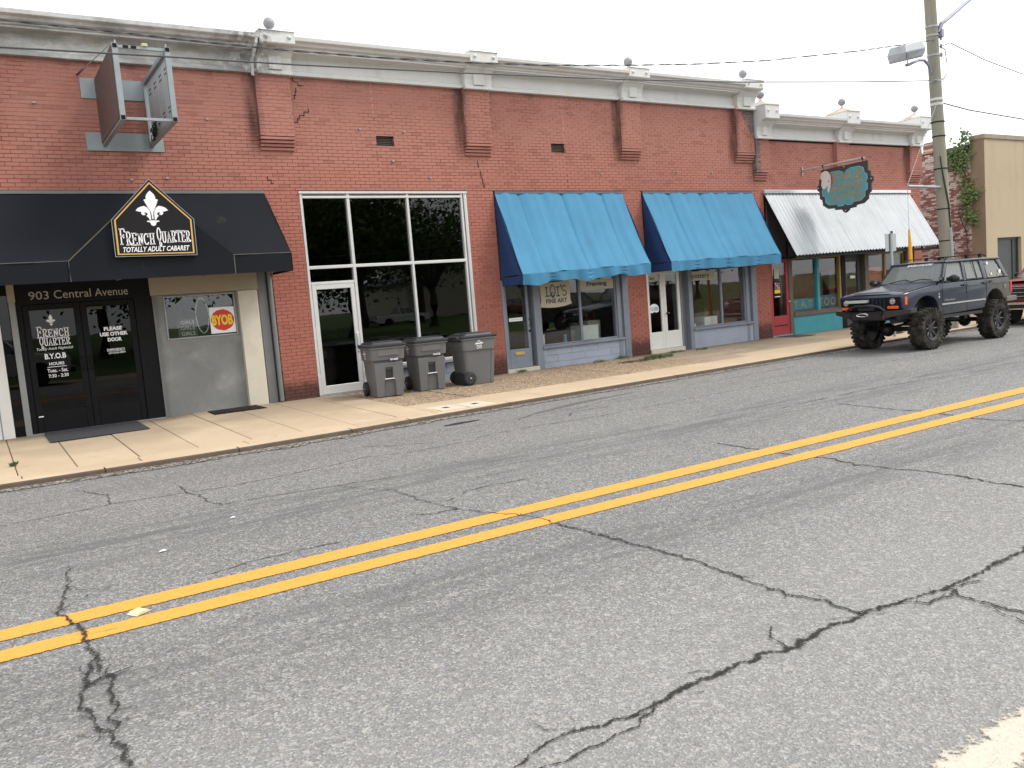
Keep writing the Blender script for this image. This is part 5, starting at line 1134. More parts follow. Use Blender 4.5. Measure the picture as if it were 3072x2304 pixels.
wire('thick twisted overhead cable sagging across the cornice', [(20.78, PY-.1, 7.20), (19.16, PY, 6.93), (17.85, PY, 6.71), (14.75, PY, 6.25), (12.71, PY, 6.02), (10.94, PY, 5.86), (9.0, PY, 5.71), (7.4, PY, 5.63), (5.76, PY, 5.58), (4.4, PY, 5.565), (3.2, PY, 5.575), (2.1, PY, 5.60), (.8, PY, 5.62), (-4, PY, 5.8), (-22, PY, 7.2)], .006, True)
wire('thin overhead wire below the twisted cable along the shop fronts', [(20.85, PY-.1, 6.23), (17.81, PY, 6.02), (14.72, PY, 5.81), (13.85, PY, 5.75), (10.5, PY, 5.58), (7.35, PY, 5.46), (4.5, PY, 5.37), (2.66, PY, 5.335), (.76, PY, 5.29), (-4, PY, 5.25), (-22, PY, 6.2)], .0125)
wire('thick overhead cable leaving the pole collar towards the stucco building', [(21.1, PY-.1, 5.70), (22.5, PY, 5.62), (25.22, PY, 5.51), (35, PY, 5.4), (60, PY, 6.2)], .016)
wire('overhead cable leaving the insulator rack above the stucco building', [(21.26, PY, 7.12), (21.66, PY, 7.24), (23.4, PY+.1, 7.0), (25.26, PY+.1, 6.78), (40, PY+.4, 6.0), (60, PY+1, 7)], .012)
wire('very thin overhead wire between the two cables on the stucco building side of the pole', [(21.05, PY-.1, 6.28), (21.54, PY, 6.27), (25.24, PY, 6.08), (40, PY, 5.9), (60, PY, 6.6)], .005)
gy = thing('guy_wire', 'pole guy wire over a steel strut with a yellow plastic guard', 'guy wire', (19.66, PY, .06))
MB().tube([(20.95, PY-.05, 3.64), (19.61, PY-.02, 3.66)], .035, 10).build('strut', M_STEEL, gy, smooth=True)
MB().tube([(20.83, PY-.12, 5.74), (20.20, PY-.06, 4.68), (19.60, PY-.02, 3.68), (19.61, PY-.02, 2.5), (19.72, PY-.02, .05)], .007, 6).build('cable', M_STEEL, gy)
MB().tube([(19.61, PY-.02, 2.62), (19.63, PY-.02, 2.25), (19.72, PY-.02, .07)], [.022, .04, .05], 10).build('guard', plain('yellow_guard', (.78, .38, .02), .5, bump=0), gy, smooth=True)
sp = thing('street_sign', 'grey sign plate seen from the back on a steel channel post', 'street sign', (18.9, PY, .05))
MB().prism([(18.87, PY-.02), (18.93, PY-.02), (18.955, PY-.005), (18.92, PY+.01), (18.88, PY+.01), (18.845, PY-.005)], 'z', .05, 2.60).build('post', M_STEEL, sp)
m = MB(); m.prism([(18.68, 2.12), (19.11, 2.12), (19.12, 2.54), (18.67, 2.54)], 'y', PY+.014, PY+.018); m.build('plate', plain('bare_aluminium', (.42, .43, .43), .45, .6, .12), sp)
MB().box(18.87, 18.93, PY-.03, PY-.019, 2.55, 2.60).build('bolt', M_BLACK, sp)

# ================================================================== weeds
def weed(x, y, r, n, lab, h=.08, mat=None):
    t_ = thing('weed', lab, 'plant', (x, y, sw_z(x, y))); rw = random.Random(int(x*37)); m = MB(); z0 = sw_z(x, y)+.002
    for k in range(n):
        a = rw.uniform(0, 6.28); d = r*math.sqrt(rw.random()); p = Vector((x+d*math.cos(a), y+.5*d*math.sin(a), z0)); hh_ = rw.uniform(.3, 1)*h; q = p+Vector((rw.uniform(-.05, .05), rw.uniform(-.05, .05), hh_)); w = rw.uniform(.006, .018)
        m.add([p+Vector((-w, 0, 0)), p+Vector((w, 0, 0)), q+Vector((w*.8, w, 0)), q+Vector((0, 0, .012))], [(0,1,2,3)])
    m.build('leaves', mat or M_LEAF, t_)
weed(13.35, -.95, .42, 420, 'flat green weed patch in the pavement before the brick pier'); weed(12.2, -.22, .22, 60, 'small weed tuft at the foot of the gallery window wall', .06); weed(13.0, -.1, .2, 60, 'thin weed tuft between gallery wall and pier foot', .07)
weed(10.1, -.12, .12, 40, 'tiny weed tuft on the step of the grey gallery door', .06); weed(14.5, -.35, .25, 90, 'low weed in front of the white double doors', .04); weed(19.6, -2.8, .35, 320, 'green weed clump on the pavement under the dark SUV', .09); weed(.28, -3.0, .035, 22, 'single green sprig in the slab joint by the black doors', .06); weed(15.2, -.5, .2, 40, 'sparse weed in the crack near the pottery window', .03)
M_DEAD = plain('dead_stalk', (.10, .065, .04), .9)
weed(12.6, -1.05, .5, 160, 'brown withered stalks lying on the pavement before the gallery', .03, M_DEAD)
for i, pts in enumerate(([(11.8,-.5),(12.3,-1.0),(12.9,-1.2),(13.3,-1.0)], [(12.4,-1.4),(13.1,-1.25),(13.9,-1.3)], [(14.2,-1.2),(15.2,-1.4),(16.0,-1.2)], [(16.3,-1.6),(17.4,-1.5),(18.3,-1.7)], [(13.0,-2.0),(14.4,-2.1),(16.0,-1.9)])):
    mm = strip(pts, .05, .03, .08, 0, 70+i); mm.v = [(a, b, sw_z(a, b)+.006) for a, b, c_ in mm.v]; mm.build('crack', M_HAIR, side)

# ================================================================== wheeled refuse carts
M_CART = plain('charcoal_cart_plastic', (.132, .134, .136), .55, 0, .10, scale=3, bump=.15, bscale=120, dirt=(.14, .135, .125), dirt_amt=.3)
M_LID = plain('black_lid_plastic', (.026, .027, .031), .5, 0, .12, bump=.1)
def rrect(w, d, r, z, cy=0.0, n=4):
    pts = []
    for sx, sy, a0 in ((1, 1, 0), (-1, 1, 90), (-1, -1, 180), (1, -1, 270)):
        for k in range(n+1):
            a = R(a0+90*k/n); pts.append((sx*(w/2-r)+r*math.cos(a), cy+sy*(d/2-r)+r*math.sin(a), z))
    return pts
def cart(loc, rz, lab, code, side_logo):
    c = thing('wheeled_refuse_cart', lab, 'trash cart', loc, rz, 'grey wheeled carts before the tall shop window')
    b = lambda m, n, mt, p=c, **k: m.build(n, mt, p, local=True, **k)
    m = MB()
    m.loft([rrect(.47, .50, .06, 0, .03), rrect(.49, .52, .06, .10, .03), rrect(.55, .60, .07, .60, .025), rrect(.555, .61, .07, .615, .025), rrect(.60, .665, .07, .635, .01), rrect(.62, .70, .07, .82, .0), rrect(.66, .74, .07, .83, 0), rrect(.66, .74, .07, .855, 0)])
    body = b(m, 'body', M_CART, smooth=True)
    # front shell with the lifting pocket left open
    out = [(-.235, 0), (-.105, 0), (-.10, .24), (-.066, .31), (-.066, .50), (.066, .50), (.066, .31), (.10, .24), (.105, 0), (.235, 0), (.262, .585), (-.262, .585)]
    m = MB(); m.prism(out, 'y', -.27, -.20); m.v = [(x, y-.055*z/.585-(.0), z) for x, y, z in m.v]
    b(m, 'front_shell', M_CART, bevel=.012)
    m = MB(); m.prism([(-.066, .29), (.066, .29), (.066, .50), (-.066, .50)], 'y', -.263, -.258); b(m, 'lift_pocket', M_LID)
    b(MB().tube([(-.085, -.295, .305), (.085, -.295, .305)], .012, 8), 'lift_bar', M_CHROME, smooth=True)
    m = MB(); m.prism([(-.20, .70), (.20, .70), (.17, .80), (-.17, .80)], 'y', -.352, -.31); b(m, 'front_ridge', M_CART, bevel=.018)
    # lid
    m = MB(); m.loft([rrect(.67, .76, .07, .858, 0), rrect(.69, .78, .075, .872, 0), rrect(.69, .78, .075, .888, 0), rrect(.64, .72, .07, .905, 0), rrect(.60, .66, .06, .905, 0), rrect(.55, .60, .06, .935, 0)])
    lid = b(m, 'lid', M_LID, smooth=True)
    m = MB(); m.prism([(-.20, -.22), (.20, -.22), (.16, .16), (-.16, .16)], 'z', .934, .948); b(m, 'lid_panel', M_LID, lid, bevel=.01)
    m = MB(); m.box(-.24, -.215, -.27, .24, .934, .950); m.box(.215, .24, -.27, .24, .934, .950); b(m, 'lid_rib', M_LID, lid, bevel=.006)
    b(MB().tube([(-.26, .34, .84), (-.24, .43, .88), (.24, .43, .88), (.26, .34, .84)], .017, 8), 'handle', M_LID, smooth=True)
    m = MB(); m.box(-.27, .27, .29, .36, .80, .86); b(m, 'hinge', M_LID, bevel=.01)
    # wheels on an axle at the back
    b(MB().tube([(-.30, .25, .125), (.30, .25, .125)], .012, 8), 'axle', M_STEEL)
    m = MB(); m.box(-.215, .215, .17, .33, .0, .22); b(m, 'wheel_housing', M_LID, bevel=.02)
    for s_ in (-1, 1):
        w = b(MB().lathe((s_*.275, .25, .125), 'x', [(.05, -.035), (.105, -.035), (.124, -.02), (.124, .02), (.105, .035), (.05, .035)], 20), 'wheel', M_RUBBER, smooth=True)
        m = MB()
        for k in range(8):
            a = 2*math.pi*k/8; m.tube([(s_*.312, .25, .125), (s_*.306, .25+.085*math.cos(a), .125+.085*math.sin(a))], .008, 5)
        m.lathe((s_*.308, .25, .125), 'x', [(.09, -.006), (.098, 0), (.09, .006)], 18); b(m, 'spokes', M_LID, w); b(MB().ball((s_*.315, .25, .125), .014, 8), 'hub_cap', M_CHROME, w, smooth='all')
    # printed marks
    if code:
        o = b(MB().prism([(.02, .615), (.165, .615), (.165, .66), (.02, .66)], 'y', -.351, -.349), 'number_strip', M_LID)
        lettering([word(code, .024, .161, .620, .655, bold=.03)], lambda p: (p[0], -.3515, p[1]), M_WHITE, o, local=True)
    X = -.318 if side_logo < 0 else .318
    def on(p): return (X*1.0 if True else X, p[0]*side_logo*1.0, p[1])
    lg = [ring([(-.05, .66), (.05, .66), (.05, .72), (-.05, .72)], [(-.042, .668), (.042, .668), (.042, .712), (-.042, .712)]), ([(-.04, .71), (.0, .675), (.04, .71), (.03, .712), (.0, .688), (-.03, .712)], [(0,1,2,4),(0,4,5),(2,3,4)]),
          ([(-.085, .735), (.085, .745), (.075, .765), (-.075, .760)], [(0,1,2,3)]), ring([(-.06, .765), (0, .80), (.06, .765), (.045, .775), (.0, .812), (-.045, .775)], [(-.052, .765), (0, .792), (.052, .765), (.045, .77), (.0, .80), (-.045, .77)])]
    o = lettering(lg, lambda p: (side_logo*(.309+.052*(p[1]-.635)), side_logo*p[0]+.02, p[1]), M_WHITE, c, 'printed_emblem', local=True)
    c.scale = (1.07, 1.07, 1.07); return c
cart((6.42, -1.06, sw_z(6.4, -1.06)), R(-7), 'grey wheeled cart with black lid standing right before the white shop door', '1014635', -1)
cart((7.36, -.93, sw_z(7.36, -.93)), R(-6), 'grey wheeled cart with black lid between the two other carts', '1014720', -1)
cart((8.40, -.98, sw_z(8.40, -.98)), R(88), 'grey wheeled cart turned sideways showing its wheel, before the brick pier', None, -1)

# ================================================================== lifted dark blue SUV
t = NT('muddy_dark_blue_paint'); x, y, z = t.xyz()
c = t.mix(t.noise(.8, 4), (.015, .021, .038), (.021, .028, .048))
mud = t.math('MULTIPLY', t.ramp(t.math('ADD', x, t.math('MULTIPLY', t.noise(3, 6, .7), .9)), 18.85, 19.55), t.ramp(z, 1.75, 1.2, .25, .9))
low = t.math('MULTIPLY', t.ramp(t.math('ADD', z, t.math('MULTIPLY', t.noise(4, 6, .7), .4)), 1.12, .80), .40)
md = t.math('MAXIMUM', mud, low)
c = t.mix(md, c, t.mix(t.noise(6, 5), (.075, .07, .06), (.13, .12, .10)))
M_JEEP = t.done(c, t.math('ADD', t.math('MULTIPLY', md, .45), .22), 0, .35); t.b.inputs['Coat Weight'].default_value = .15
M_BUMPER = plain('satin_black_steel', (.016, .016, .018), .45, .2, .2, bump=.1)
t = NT('muddy_tyre'); c = t.mix(t.ramp(t.noise(7, 6, .7), .4, .68), (.017, .016, .015), (.075, .066, .055)); t.bump(t.noise(50, 4), .5, .01); M_TYRE = t.done(c, .9, 0, .2)
M_AMBER = plain('amber_lens', (.70, .10, .02), .25, bump=0); M_REDLENS = plain('red_lens', (.5, .03, .02), .25, bump=0)
M_SILVER = plain('silver_trim', (.42, .43, .44), .35, .6, .1, bump=0)
def sky_film(name, tint, film_col, amt):  # pale diffuse film: sky reflection painted onto the vehicle glass
    m_ = glass(name, tint); nt = m_.node_tree; ms = [n for n in nt.nodes if n.type == 'MIX_SHADER'][0]; out = [n for n in nt.nodes if n.type == 'OUTPUT_MATERIAL'][0]
    df = nt.nodes.new('ShaderNodeBsdfDiffuse'); df.inputs[0].default_value = (*film_col, 1); m2 = nt.nodes.new('ShaderNodeMixShader'); m2.inputs[0].default_value = amt
    nt.links.new(ms.outputs[0], m2.inputs[1]); nt.links.new(df.outputs[0], m2.inputs[2]); nt.links.new(m2.outputs[0], out.inputs[0]); return m_
M_WSH = sky_film('sky_film_windscreen', (.55, .6, .58), (.55, .60, .60), .22); M_SIDEGL = sky_film('sky_film_side_glass', (.45, .48, .47), (.50, .51, .49), .24)
CY = -4.92
jp = thing('lifted_suv', 'lifted dark blue SUV with huge mud tyres parked at the kerb', 'SUV', (17.8, CY, 0))
HW = .745
# ---- lower body: outline extruded, edges rounded
arch_r = [(19.36, .86), (19.31, .96), (19.21, 1.04), (19.07, 1.09), (18.92, 1.08), (18.79, 1.02), (18.69, .92), (18.62, .80), (18.58, .70)]
arch_f = [(16.84, .70), (16.82, .84), (16.75, .98), (16.64, 1.06), (16.48, 1.10), (16.31, 1.09), (16.16, 1.03), (16.05, .94), (15.98, .86)]
prof = [(15.66, .86), (15.62, .92), (15.60, 1.14), (15.63, 1.185), (15.9, 1.22), (16.4, 1.275), (16.95, 1.33), (17.4, 1.335), (19.50, 1.325), (19.60, 1.31), (19.66, 1.22), (19.70, .96), (19.68, .84), (19.42, .82)]+arch_r+[(16.86, .67)]+arch_f
m = MB(); m.prism(prof, 'y', CY-HW, CY+HW)
m.v = [(x, CY+(y-CY)*(1-.05*max(0, (16.6-x)))*(1-.03*max(0, z-1.2)/.13), z) for x, y, z in m.v]
body = m.build('body', M_JEEP, jp, bevel=.028, seg=3, smooth=True, angle=50)
MB().box(15.75, 19.6, CY-.50, CY+.50, .66, 1.20).build('inner_wings', M_BUMPER, jp)
# bonnet: slightly crowned panel with raised centre and rear cowl
m = MB()
def bon(u, v):
    x = 15.64+1.30*u; w = (.66+.03*u)*(2*v-1); return (x, CY+w, 1.20+.145*u+.028*(1-(2*v-1)**4)+.010*(1 if abs(2*v-1) < .62 else 0)-.03*max(0, .06-u)/.06)
m.grid(bon, 16, 26); m.build('bonnet', M_JEEP, jp, smooth='all')
m = MB(); m.grid(lambda u, v: (16.90+.14*u, CY+(.68)*(2*v-1), 1.352+.012*u), 2, 8); m.build('cowl_grille', M_BUMPER, jp)
# ---- greenhouse
def bel(x, s_): return Vector((x, CY+s_*(HW-.015), 1.335))
def roo(x, s_): return Vector((x, CY+s_*.60, 1.755))
def lerp(p, q, k): return p+(q-p)*k
def pillar(xb0, xb1, xt0, xt1, s_, nm='pillar', mt=M_JEEP, th=.05):
    a, b, c_, d_ = bel(xb0, s_), bel(xb1, s_), roo(xt1, s_), roo(xt0, s_); i = Vector((0, -s_*th, 0))
    m = MB(); m.add([a, b, c_, d_, a+i, b+i, c_+i, d_+i], [(0,1,2,3),(4,7,6,5),(0,4,5,1),(1,5,6,2),(2,6,7,3),(3,7,4,0)]); return m.build(nm, mt, jp, bevel=.008, seg=2, smooth=True)
def sglass(xb0, xb1, xt0, xt1, s_, mt=M_SIDEGL):
    i = Vector((0, -s_*.018, 0)); q = [bel(xb0, s_)+i+Vector((0, 0, .03)), bel(xb1, s_)+i+Vector((0, 0, .03)), roo(xt1, s_)+i-Vector((0, 0, .02)), roo(xt0, s_)+i-Vector((0, 0, .02))]; j = Vector((0, -s_*.006, 0))
    m = MB(); m.add(q+[p+j for p in q], [(0,1,2,3),(4,7,6,5),(0,4,5,1),(1,5,6,2),(2,6,7,3),(3,7,4,0)]); return m.build('side_window', mt, jp)
for s_ in (-1, 1):
    pillar(16.97, 17.06, 17.32, 17.40, s_); pillar(17.80, 17.92, 17.92, 18.03, s_); pillar(18.58, 18.74, 18.62, 18.78, s_); pillar(19.44, 19.60, 19.30, 19.44, s_)
    # black rubber frames around the glass
    for a, b, c_, d_ in ((17.06, 17.80, 17.40, 17.92), (17.92, 18.58, 18.03, 18.62), (18.74, 19.44, 18.78, 19.30)):
        sglass(a, b, c_, d_, s_)
        m = MB(); P = [bel(a, s_), bel(b, s_), roo(d_, s_), roo(c_, s_)]; P = [p+Vector((0, -s_*.006, .012 if k < 2 else -.012)) for k, p in enumerate(P)]; m.tube(P+[P[0]], .011, 6); m.build('window_seal', M_RUBBER, jp)
    m = MB(); p, q = bel(18.33, s_), roo(18.37, s_); m.tube([p, q], .009, 6); m.build('window_divider', M_RUBBER, jp)
m = MB()
def rf(u, v):
    x = 17.30+2.16*u; e = (2*v-1); return (x, CY+.615*e, 1.765+.040*(1-e**4)-(.02*max(0, .08-u)/.08)-(.03*max(0, u-.93)/.07))
m.grid(rf, 20, 18); m.build('roof', M_JEEP, jp, smooth='all')
m = MB()
for s_ in (-1, 1): m.tube([(17.31, CY+s_*.607, 1.755), (18.4, CY+s_*.612, 1.762), (19.44, CY+s_*.607, 1.752)], .022, 8)
m.tube([(17.31, CY-.607, 1.755), (17.29, CY, 1.77), (17.31, CY+.607, 1.755)], .022, 8); m.tube([(19.44, CY-.607, 1.752), (19.45, CY, 1.76), (19.44, CY+.607, 1.752)], .022, 8); m.build('drip_rail', M_JEEP, jp, smooth=True)
m = MB()
def ws(u, v): e = 2*u-1; return (16.99+.33*v-.05*(1-e*e), CY+e*(.69-.10*v), 1.36+.385*v)
m.grid(ws, 12, 6); wsh = m.build('windscreen', M_WSH, jp, smooth='all')
m = MB(); P = [Vector(ws(u, v))+Vector((-.012, 0, .006)) for u, v in ((0, 0), (.25, 0), (.5, 0), (.75, 0), (1, 0), (1, 1), (.75, 1), (.5, 1), (.25, 1), (0, 1), (0, 0))]; m.tube(P, .014, 6); m.build('windscreen_seal', M_RUBBER, wsh)
def on_ws(p): q = Vector(ws(p[0], p[1])); return tuple(q+Vector((-.02, 0, .012)))
vv, ff = word('ROUGH COUNTRY', .64, .16, .87, .97, bold=.02, shear=.3); lettering([(vv, ff)], on_ws, M_WHITE, wsh, 'windscreen_lettering')
m = MB(); m.tube([tuple(Vector(ws(.80, .02))+Vector((-.03, 0, .02))), tuple(Vector(ws(.55, .16))+Vector((-.03, 0, .02))), tuple(Vector(ws(.45, .06))+Vector((-.03, 0, .02)))], .010, 6); m.tube([tuple(Vector(ws(.45, .02))+Vector((-.03, 0, .02))), tuple(Vector(ws(.28, .14))+Vector((-.03, 0, .02))), tuple(Vector(ws(.10, .06))+Vector((-.03, 0, .02)))], .010, 6); m.build('wiper', M_BLACK, jp)
m = MB(); m.add([(19.46, CY-.56, 1.74), (19.62, CY-.66, 1.36), (19.62, CY+.66, 1.36), (19.46, CY+.56, 1.74)], [(0,1,2,3)]); m.add([(19.63, CY-.70, 1.33), (19.71, CY-.70, .88), (19.71, CY+.70, .88), (19.63, CY+.70, 1.33)], [(0,1,2,3)]); m.build('tailgate', M_JEEP, jp)
# seats and dark cabin floor
MB().box(17.0, 19.4, CY-.66, CY+.66, 1.19, 1.25).build('cabin_floor', M_INT, jp)
for x, y in ((17.75, -.36), (17.75, .36)):
    m = MB(); m.loft([[(x, CY+y-.22, 1.25), (x+.14, CY+y-.22, 1.25), (x+.14, CY+y+.22, 1.25), (x, CY+y+.22, 1.25)], [(x+.12, CY+y-.2, 1.52), (x+.22, CY+y-.2, 1.52), (x+.22, CY+y+.2, 1.52), (x+.12, CY+y+.2, 1.52)]]); m.box(x+.14, x+.22, CY+y-.11, CY+y+.11, 1.54, 1.66); m.build('seat', plain('grey_seat', (.12, .12, .12), .9), jp, bevel=.02)
m = MB(); m.box(18.6, 18.72, CY-.6, CY+.6, 1.25, 1.5); m.build('rear_seat', MATS['grey_seat'], jp, bevel=.02)
MB().tube([(17.35+.0, CY-.36+.17*math.cos(k*.45), 1.36+.15*math.sin(k*.45)) for k in range(15)], .012, 6).build('steering_wheel', M_BLACK, jp)
# ---- front: grille, lamps, light bar
fx = 15.592
MB().box(fx-.004, fx+.03, CY-.66, CY+.66, .90, 1.135).build('grille_recess', M_BLACK, jp)
for k in range(9):
    y = CY-.34+k*.085; MB().box(fx-.020, fx+.0, y-.012, y+.012, .90, 1.125).build('grille_bar', M_JEEP, jp, bevel=.004)
for s_ in (-1, 1):
    h = MB().box(fx-.016, fx-.002, CY+s_*.53-.125, CY+s_*.53+.125, .985, 1.125).build('headlight', M_BLACK, jp, bevel=.004)
    MB().lathe((fx-.018, CY+s_*.53, 1.055), 'x', [(.06, .004), (.06, -.012), (.05, -.014), (.046, 0)], 18).build('bezel', M_SILVER, h, smooth=True)
    m = MB()
    for dy in (-.03, .03): m.ball((fx-.022, CY+s_*.53+dy, 1.06), .018, 10)
    m.build('led_lens', M_CHROME, h, smooth='all')
    MB().box(fx-.022, fx-.002, CY+s_*.53-.12, CY+s_*.53+.12, .905, .965).build('turn_signal', M_AMBER, jp, bevel=.012)
    MB().box(15.70, 15.775, CY+s_*(HW*.952)-.012, CY+s_*(HW*.952)+.012, .97, 1.13).build('side_marker', M_AMBER, jp, bevel=.006)
lb = MB().box(fx-.10, fx-.035, CY-.02, CY+.50, 1.045, 1.105).build('light_bar', M_SILVER, jp, bevel=.01)
MB().box(fx-.106, fx-.099, CY+.0, CY+.48, 1.053, 1.097).build('lens', plain('bar_lens', (.45, .46, .45), .15, bump=0), lb)
# steel winch bumper with wings and bull hoop
m = MB(); m.loft([[(15.47, CY-.38, .70), (15.47, CY-.38, .86), (15.62, CY-.38, .88), (15.66, CY-.38, .68)], [(15.47, CY+.38, .70), (15.47, CY+.38, .86), (15.62, CY+.38, .88), (15.66, CY+.38, .68)]])
m.loft([[(15.47, CY-.38, .72), (15.47, CY-.38, .86), (15.60, CY-.38, .885), (15.64, CY-.38, .72)], [(15.66, CY-.86, .80), (15.66, CY-.86, .885), (15.90, CY-.84, .90), (15.90, CY-.84, .80)]])
m.loft([[(15.66, CY+.86, .80), (15.66, CY+.86, .885), (15.90, CY+.84, .90), (15.90, CY+.84, .80)], [(15.47, CY+.38, .72), (15.47, CY+.38, .86), (15.60, CY+.38, .885), (15.64, CY+.38, .72)]]); m.build('front_bumper', M_BUMPER, jp, bevel=.008)
m = MB(); m.tube([(15.50, CY-.42, .86), (15.48, CY-.30, .95), (15.47, CY-.12, .985), (15.47, CY+.25, .985), (15.48, CY+.40, .94), (15.50, CY+.50, .86)], .024, 8); m.build('bumper_hoop', M_BUMPER, jp, smooth=True)
m = MB(); m.lathe((15.53, CY-.18, .915), 'y', [(.05, 0), (.05, .36)], 14); m.build('winch_drum', M_BUMPER, jp, smooth=True)
m = MB(); m.tube([(15.455, CY+.08+.13*math.cos(a)*(1 if abs(math.cos(a)) < .7 else 1), .80+.03*math.sin(a)) for a in [2*math.pi*k/16 for k in range(17)]], .012, 6); m.build('fairlead', M_CHROME, jp, smooth=True)
MB().tube([(15.46, CY-.40, .78), (15.42, CY-.40, .76), (15.43, CY-.40, .72), (15.47, CY-.40, .73)], .012, 6).build('tow_hook', M_REDLENS, jp, smooth=True)
MB().tube([(15.46, CY+.16, .74), (15.43, CY+.16, .72), (15.43, CY+.18, .68)], .01, 6).build('winch_hook', M_BUMPER, jp)
# ---- sides: trim, handles, mirror, fuel flap, seams
for s_ in (-1, 1):
    Y = CY+s_*(HW+.001)
    MB().box(16.93, 18.60, min(Y, Y+s_*.012), max(Y, Y+s_*.012), .875, .905).build('side_moulding', M_SILVER, jp, bevel=.004)
    for x in (17.84, 18.62): MB().box(x-.09, x+.07, min(Y, Y+s_*.022), max(Y, Y+s_*.022), 1.225, 1.262).build('door_handle', M_BUMPER, jp, bevel=.008)
    MB().box(18.80, 18.89, min(Y, Y+s_*.010), max(Y, Y+s_*.010), 1.235, 1.285).build('latch_plate', M_BUMPER, jp, bevel=.004)
    m = MB()
    for x in (16.97, 17.88, 18.66): m.box(x-.004, x+.004, min(Y-s_*.004, Y+s_*.0015), max(Y-s_*.004, Y+s_*.0015), .70, 1.31)
    m.box(17.0, 19.6, min(Y-s_*.004, Y+s_*.0015), max(Y-s_*.004, Y+s_*.0015), 1.20, 1.206); m.build('panel_gap', M_BLACK, jp)
    MB().box(19.64, 19.712, min(Y-s_*.10, Y+s_*.004), max(Y-s_*.10, Y+s_*.004), .97, 1.22).build('tail_light', M_REDLENS, jp, bevel=.01)
    a = MB().loft([[(17.12, Y, 1.37), (17.12, Y, 1.43), (17.16, Y, 1.43), (17.16, Y, 1.37)], [(17.12, Y+s_*.10, 1.36), (17.12, Y+s_*.10, 1.45), (17.17, Y+s_*.10, 1.45), (17.17, Y+s_*.10, 1.36)]]).build('mirror_arm', M_BUMPER, jp)
    MB().ball((17.12, Y+s_*.17, 1.405), .115, 16, .55, 1.0, .70).build('mirror', M_BUMPER, jp, smooth='all')
    w = MB().box(16.93, 17.0, min(Y-s_*.05, Y+s_*.03), max(Y-s_*.05, Y+s_*.03), 1.39, 1.455).build('work_lamp', M_BUMPER, jp, bevel=.008); MB().box(16.922, 16.931, min(Y-s_*.04, Y+s_*.02), max(Y-s_*.04, Y+s_*.02), 1.40, 1.445).build('lens', M_CHROME, w)
lettering([word('Cherokee', 17.04, 17.42, .955, .995, shear=.3)], plane_y(CY-HW-.003), M_SILVER, jp, 'side_lettering')
m = MB(); m.lathe((16.84, CY-HW-.002, 1.05), 'y', [(.028, 0), (.028, -.006), (.004, -.007)], 14); m.lathe((16.84, CY-HW-.002, 1.11), 'y', [(.02, 0), (.02, -.006), (.004, -.007)], 14); m.build('fender_badge', M_SILVER, jp)
MB().box(19.38, 19.47, CY-HW-.004, CY-HW+.01, 1.08, 1.17).build('fuel_flap', plain('pale_flap', (.17, .16, .14), .6), jp, bevel=.006)
for x, z, r_, mt in ((18.90, 1.66, .035, M_WHITE), (19.30, 1.46, .05, M_WHITE), (18.93, 1.42, .028, M_WHITE), (19.2, 1.395, .025, M_CREAMSIGN)):
    p = lerp(bel(x, -1), roo(x, -1), (z-1.335)/.42); MB().lathe((x, p.y-.004, z), 'y', [(r_, 0), (r_, -.004), (.002, -.0045)], 14).build('sticker', mt, jp)
# roof rack
m = MB()
for s_ in (-1, 1): m.tube([(17.55, CY+s_*.46, 1.812), (17.75, CY+s_*.46, 1.86), (18.5, CY+s_*.46, 1.868), (19.05, CY+s_*.46, 1.862), (19.2, CY+s_*.46, 1.812)], .012, 6)
m.tube([(18.42, CY-.46, 1.866), (18.42, CY+.46, 1.866)], .011, 6); m.tube([(18.95, CY-.46, 1.864), (18.95, CY+.46, 1.864)], .011, 6); m.build('roof_rack', M_BLACK, jp, smooth=True)
m = MB()
for x in (18.42, 18.95):
    for s_ in (-1, 1): m.box(x-.04, x+.04, CY+s_*.46-.02, CY+s_*.46+.02, 1.80, 1.88)
m.build('rack_foot', M_BLACK, jp)
m = MB(); m.loft([[(19.68, CY-.80, .78), (19.68, CY-.80, .90), (19.80, CY-.80, .90), (19.82, CY-.80, .80)], [(19.72, CY+.80, .78), (19.72, CY+.80, .90), (19.82, CY+.80, .90), (19.84, CY+.80, .80)]]); m.box(19.40, 19.70, CY-.80, CY-.745, .785, .895); m.box(19.40, 19.70, CY+.745, CY+.80, .785, .895); m.build('rear_bumper', plain('muddy_bumper', (.14, .13, .11), .7, var=.3), jp, bevel=.015)
MB().box(17.0, 18.5, CY-HW+.01, CY-HW+.09, .60, .665).build('rock_rail', M_BUMPER, jp); MB().box(17.0, 18.5, CY+HW-.09, CY+HW-.01, .60, .665).build('rock_rail', M_BUMPER, jp)
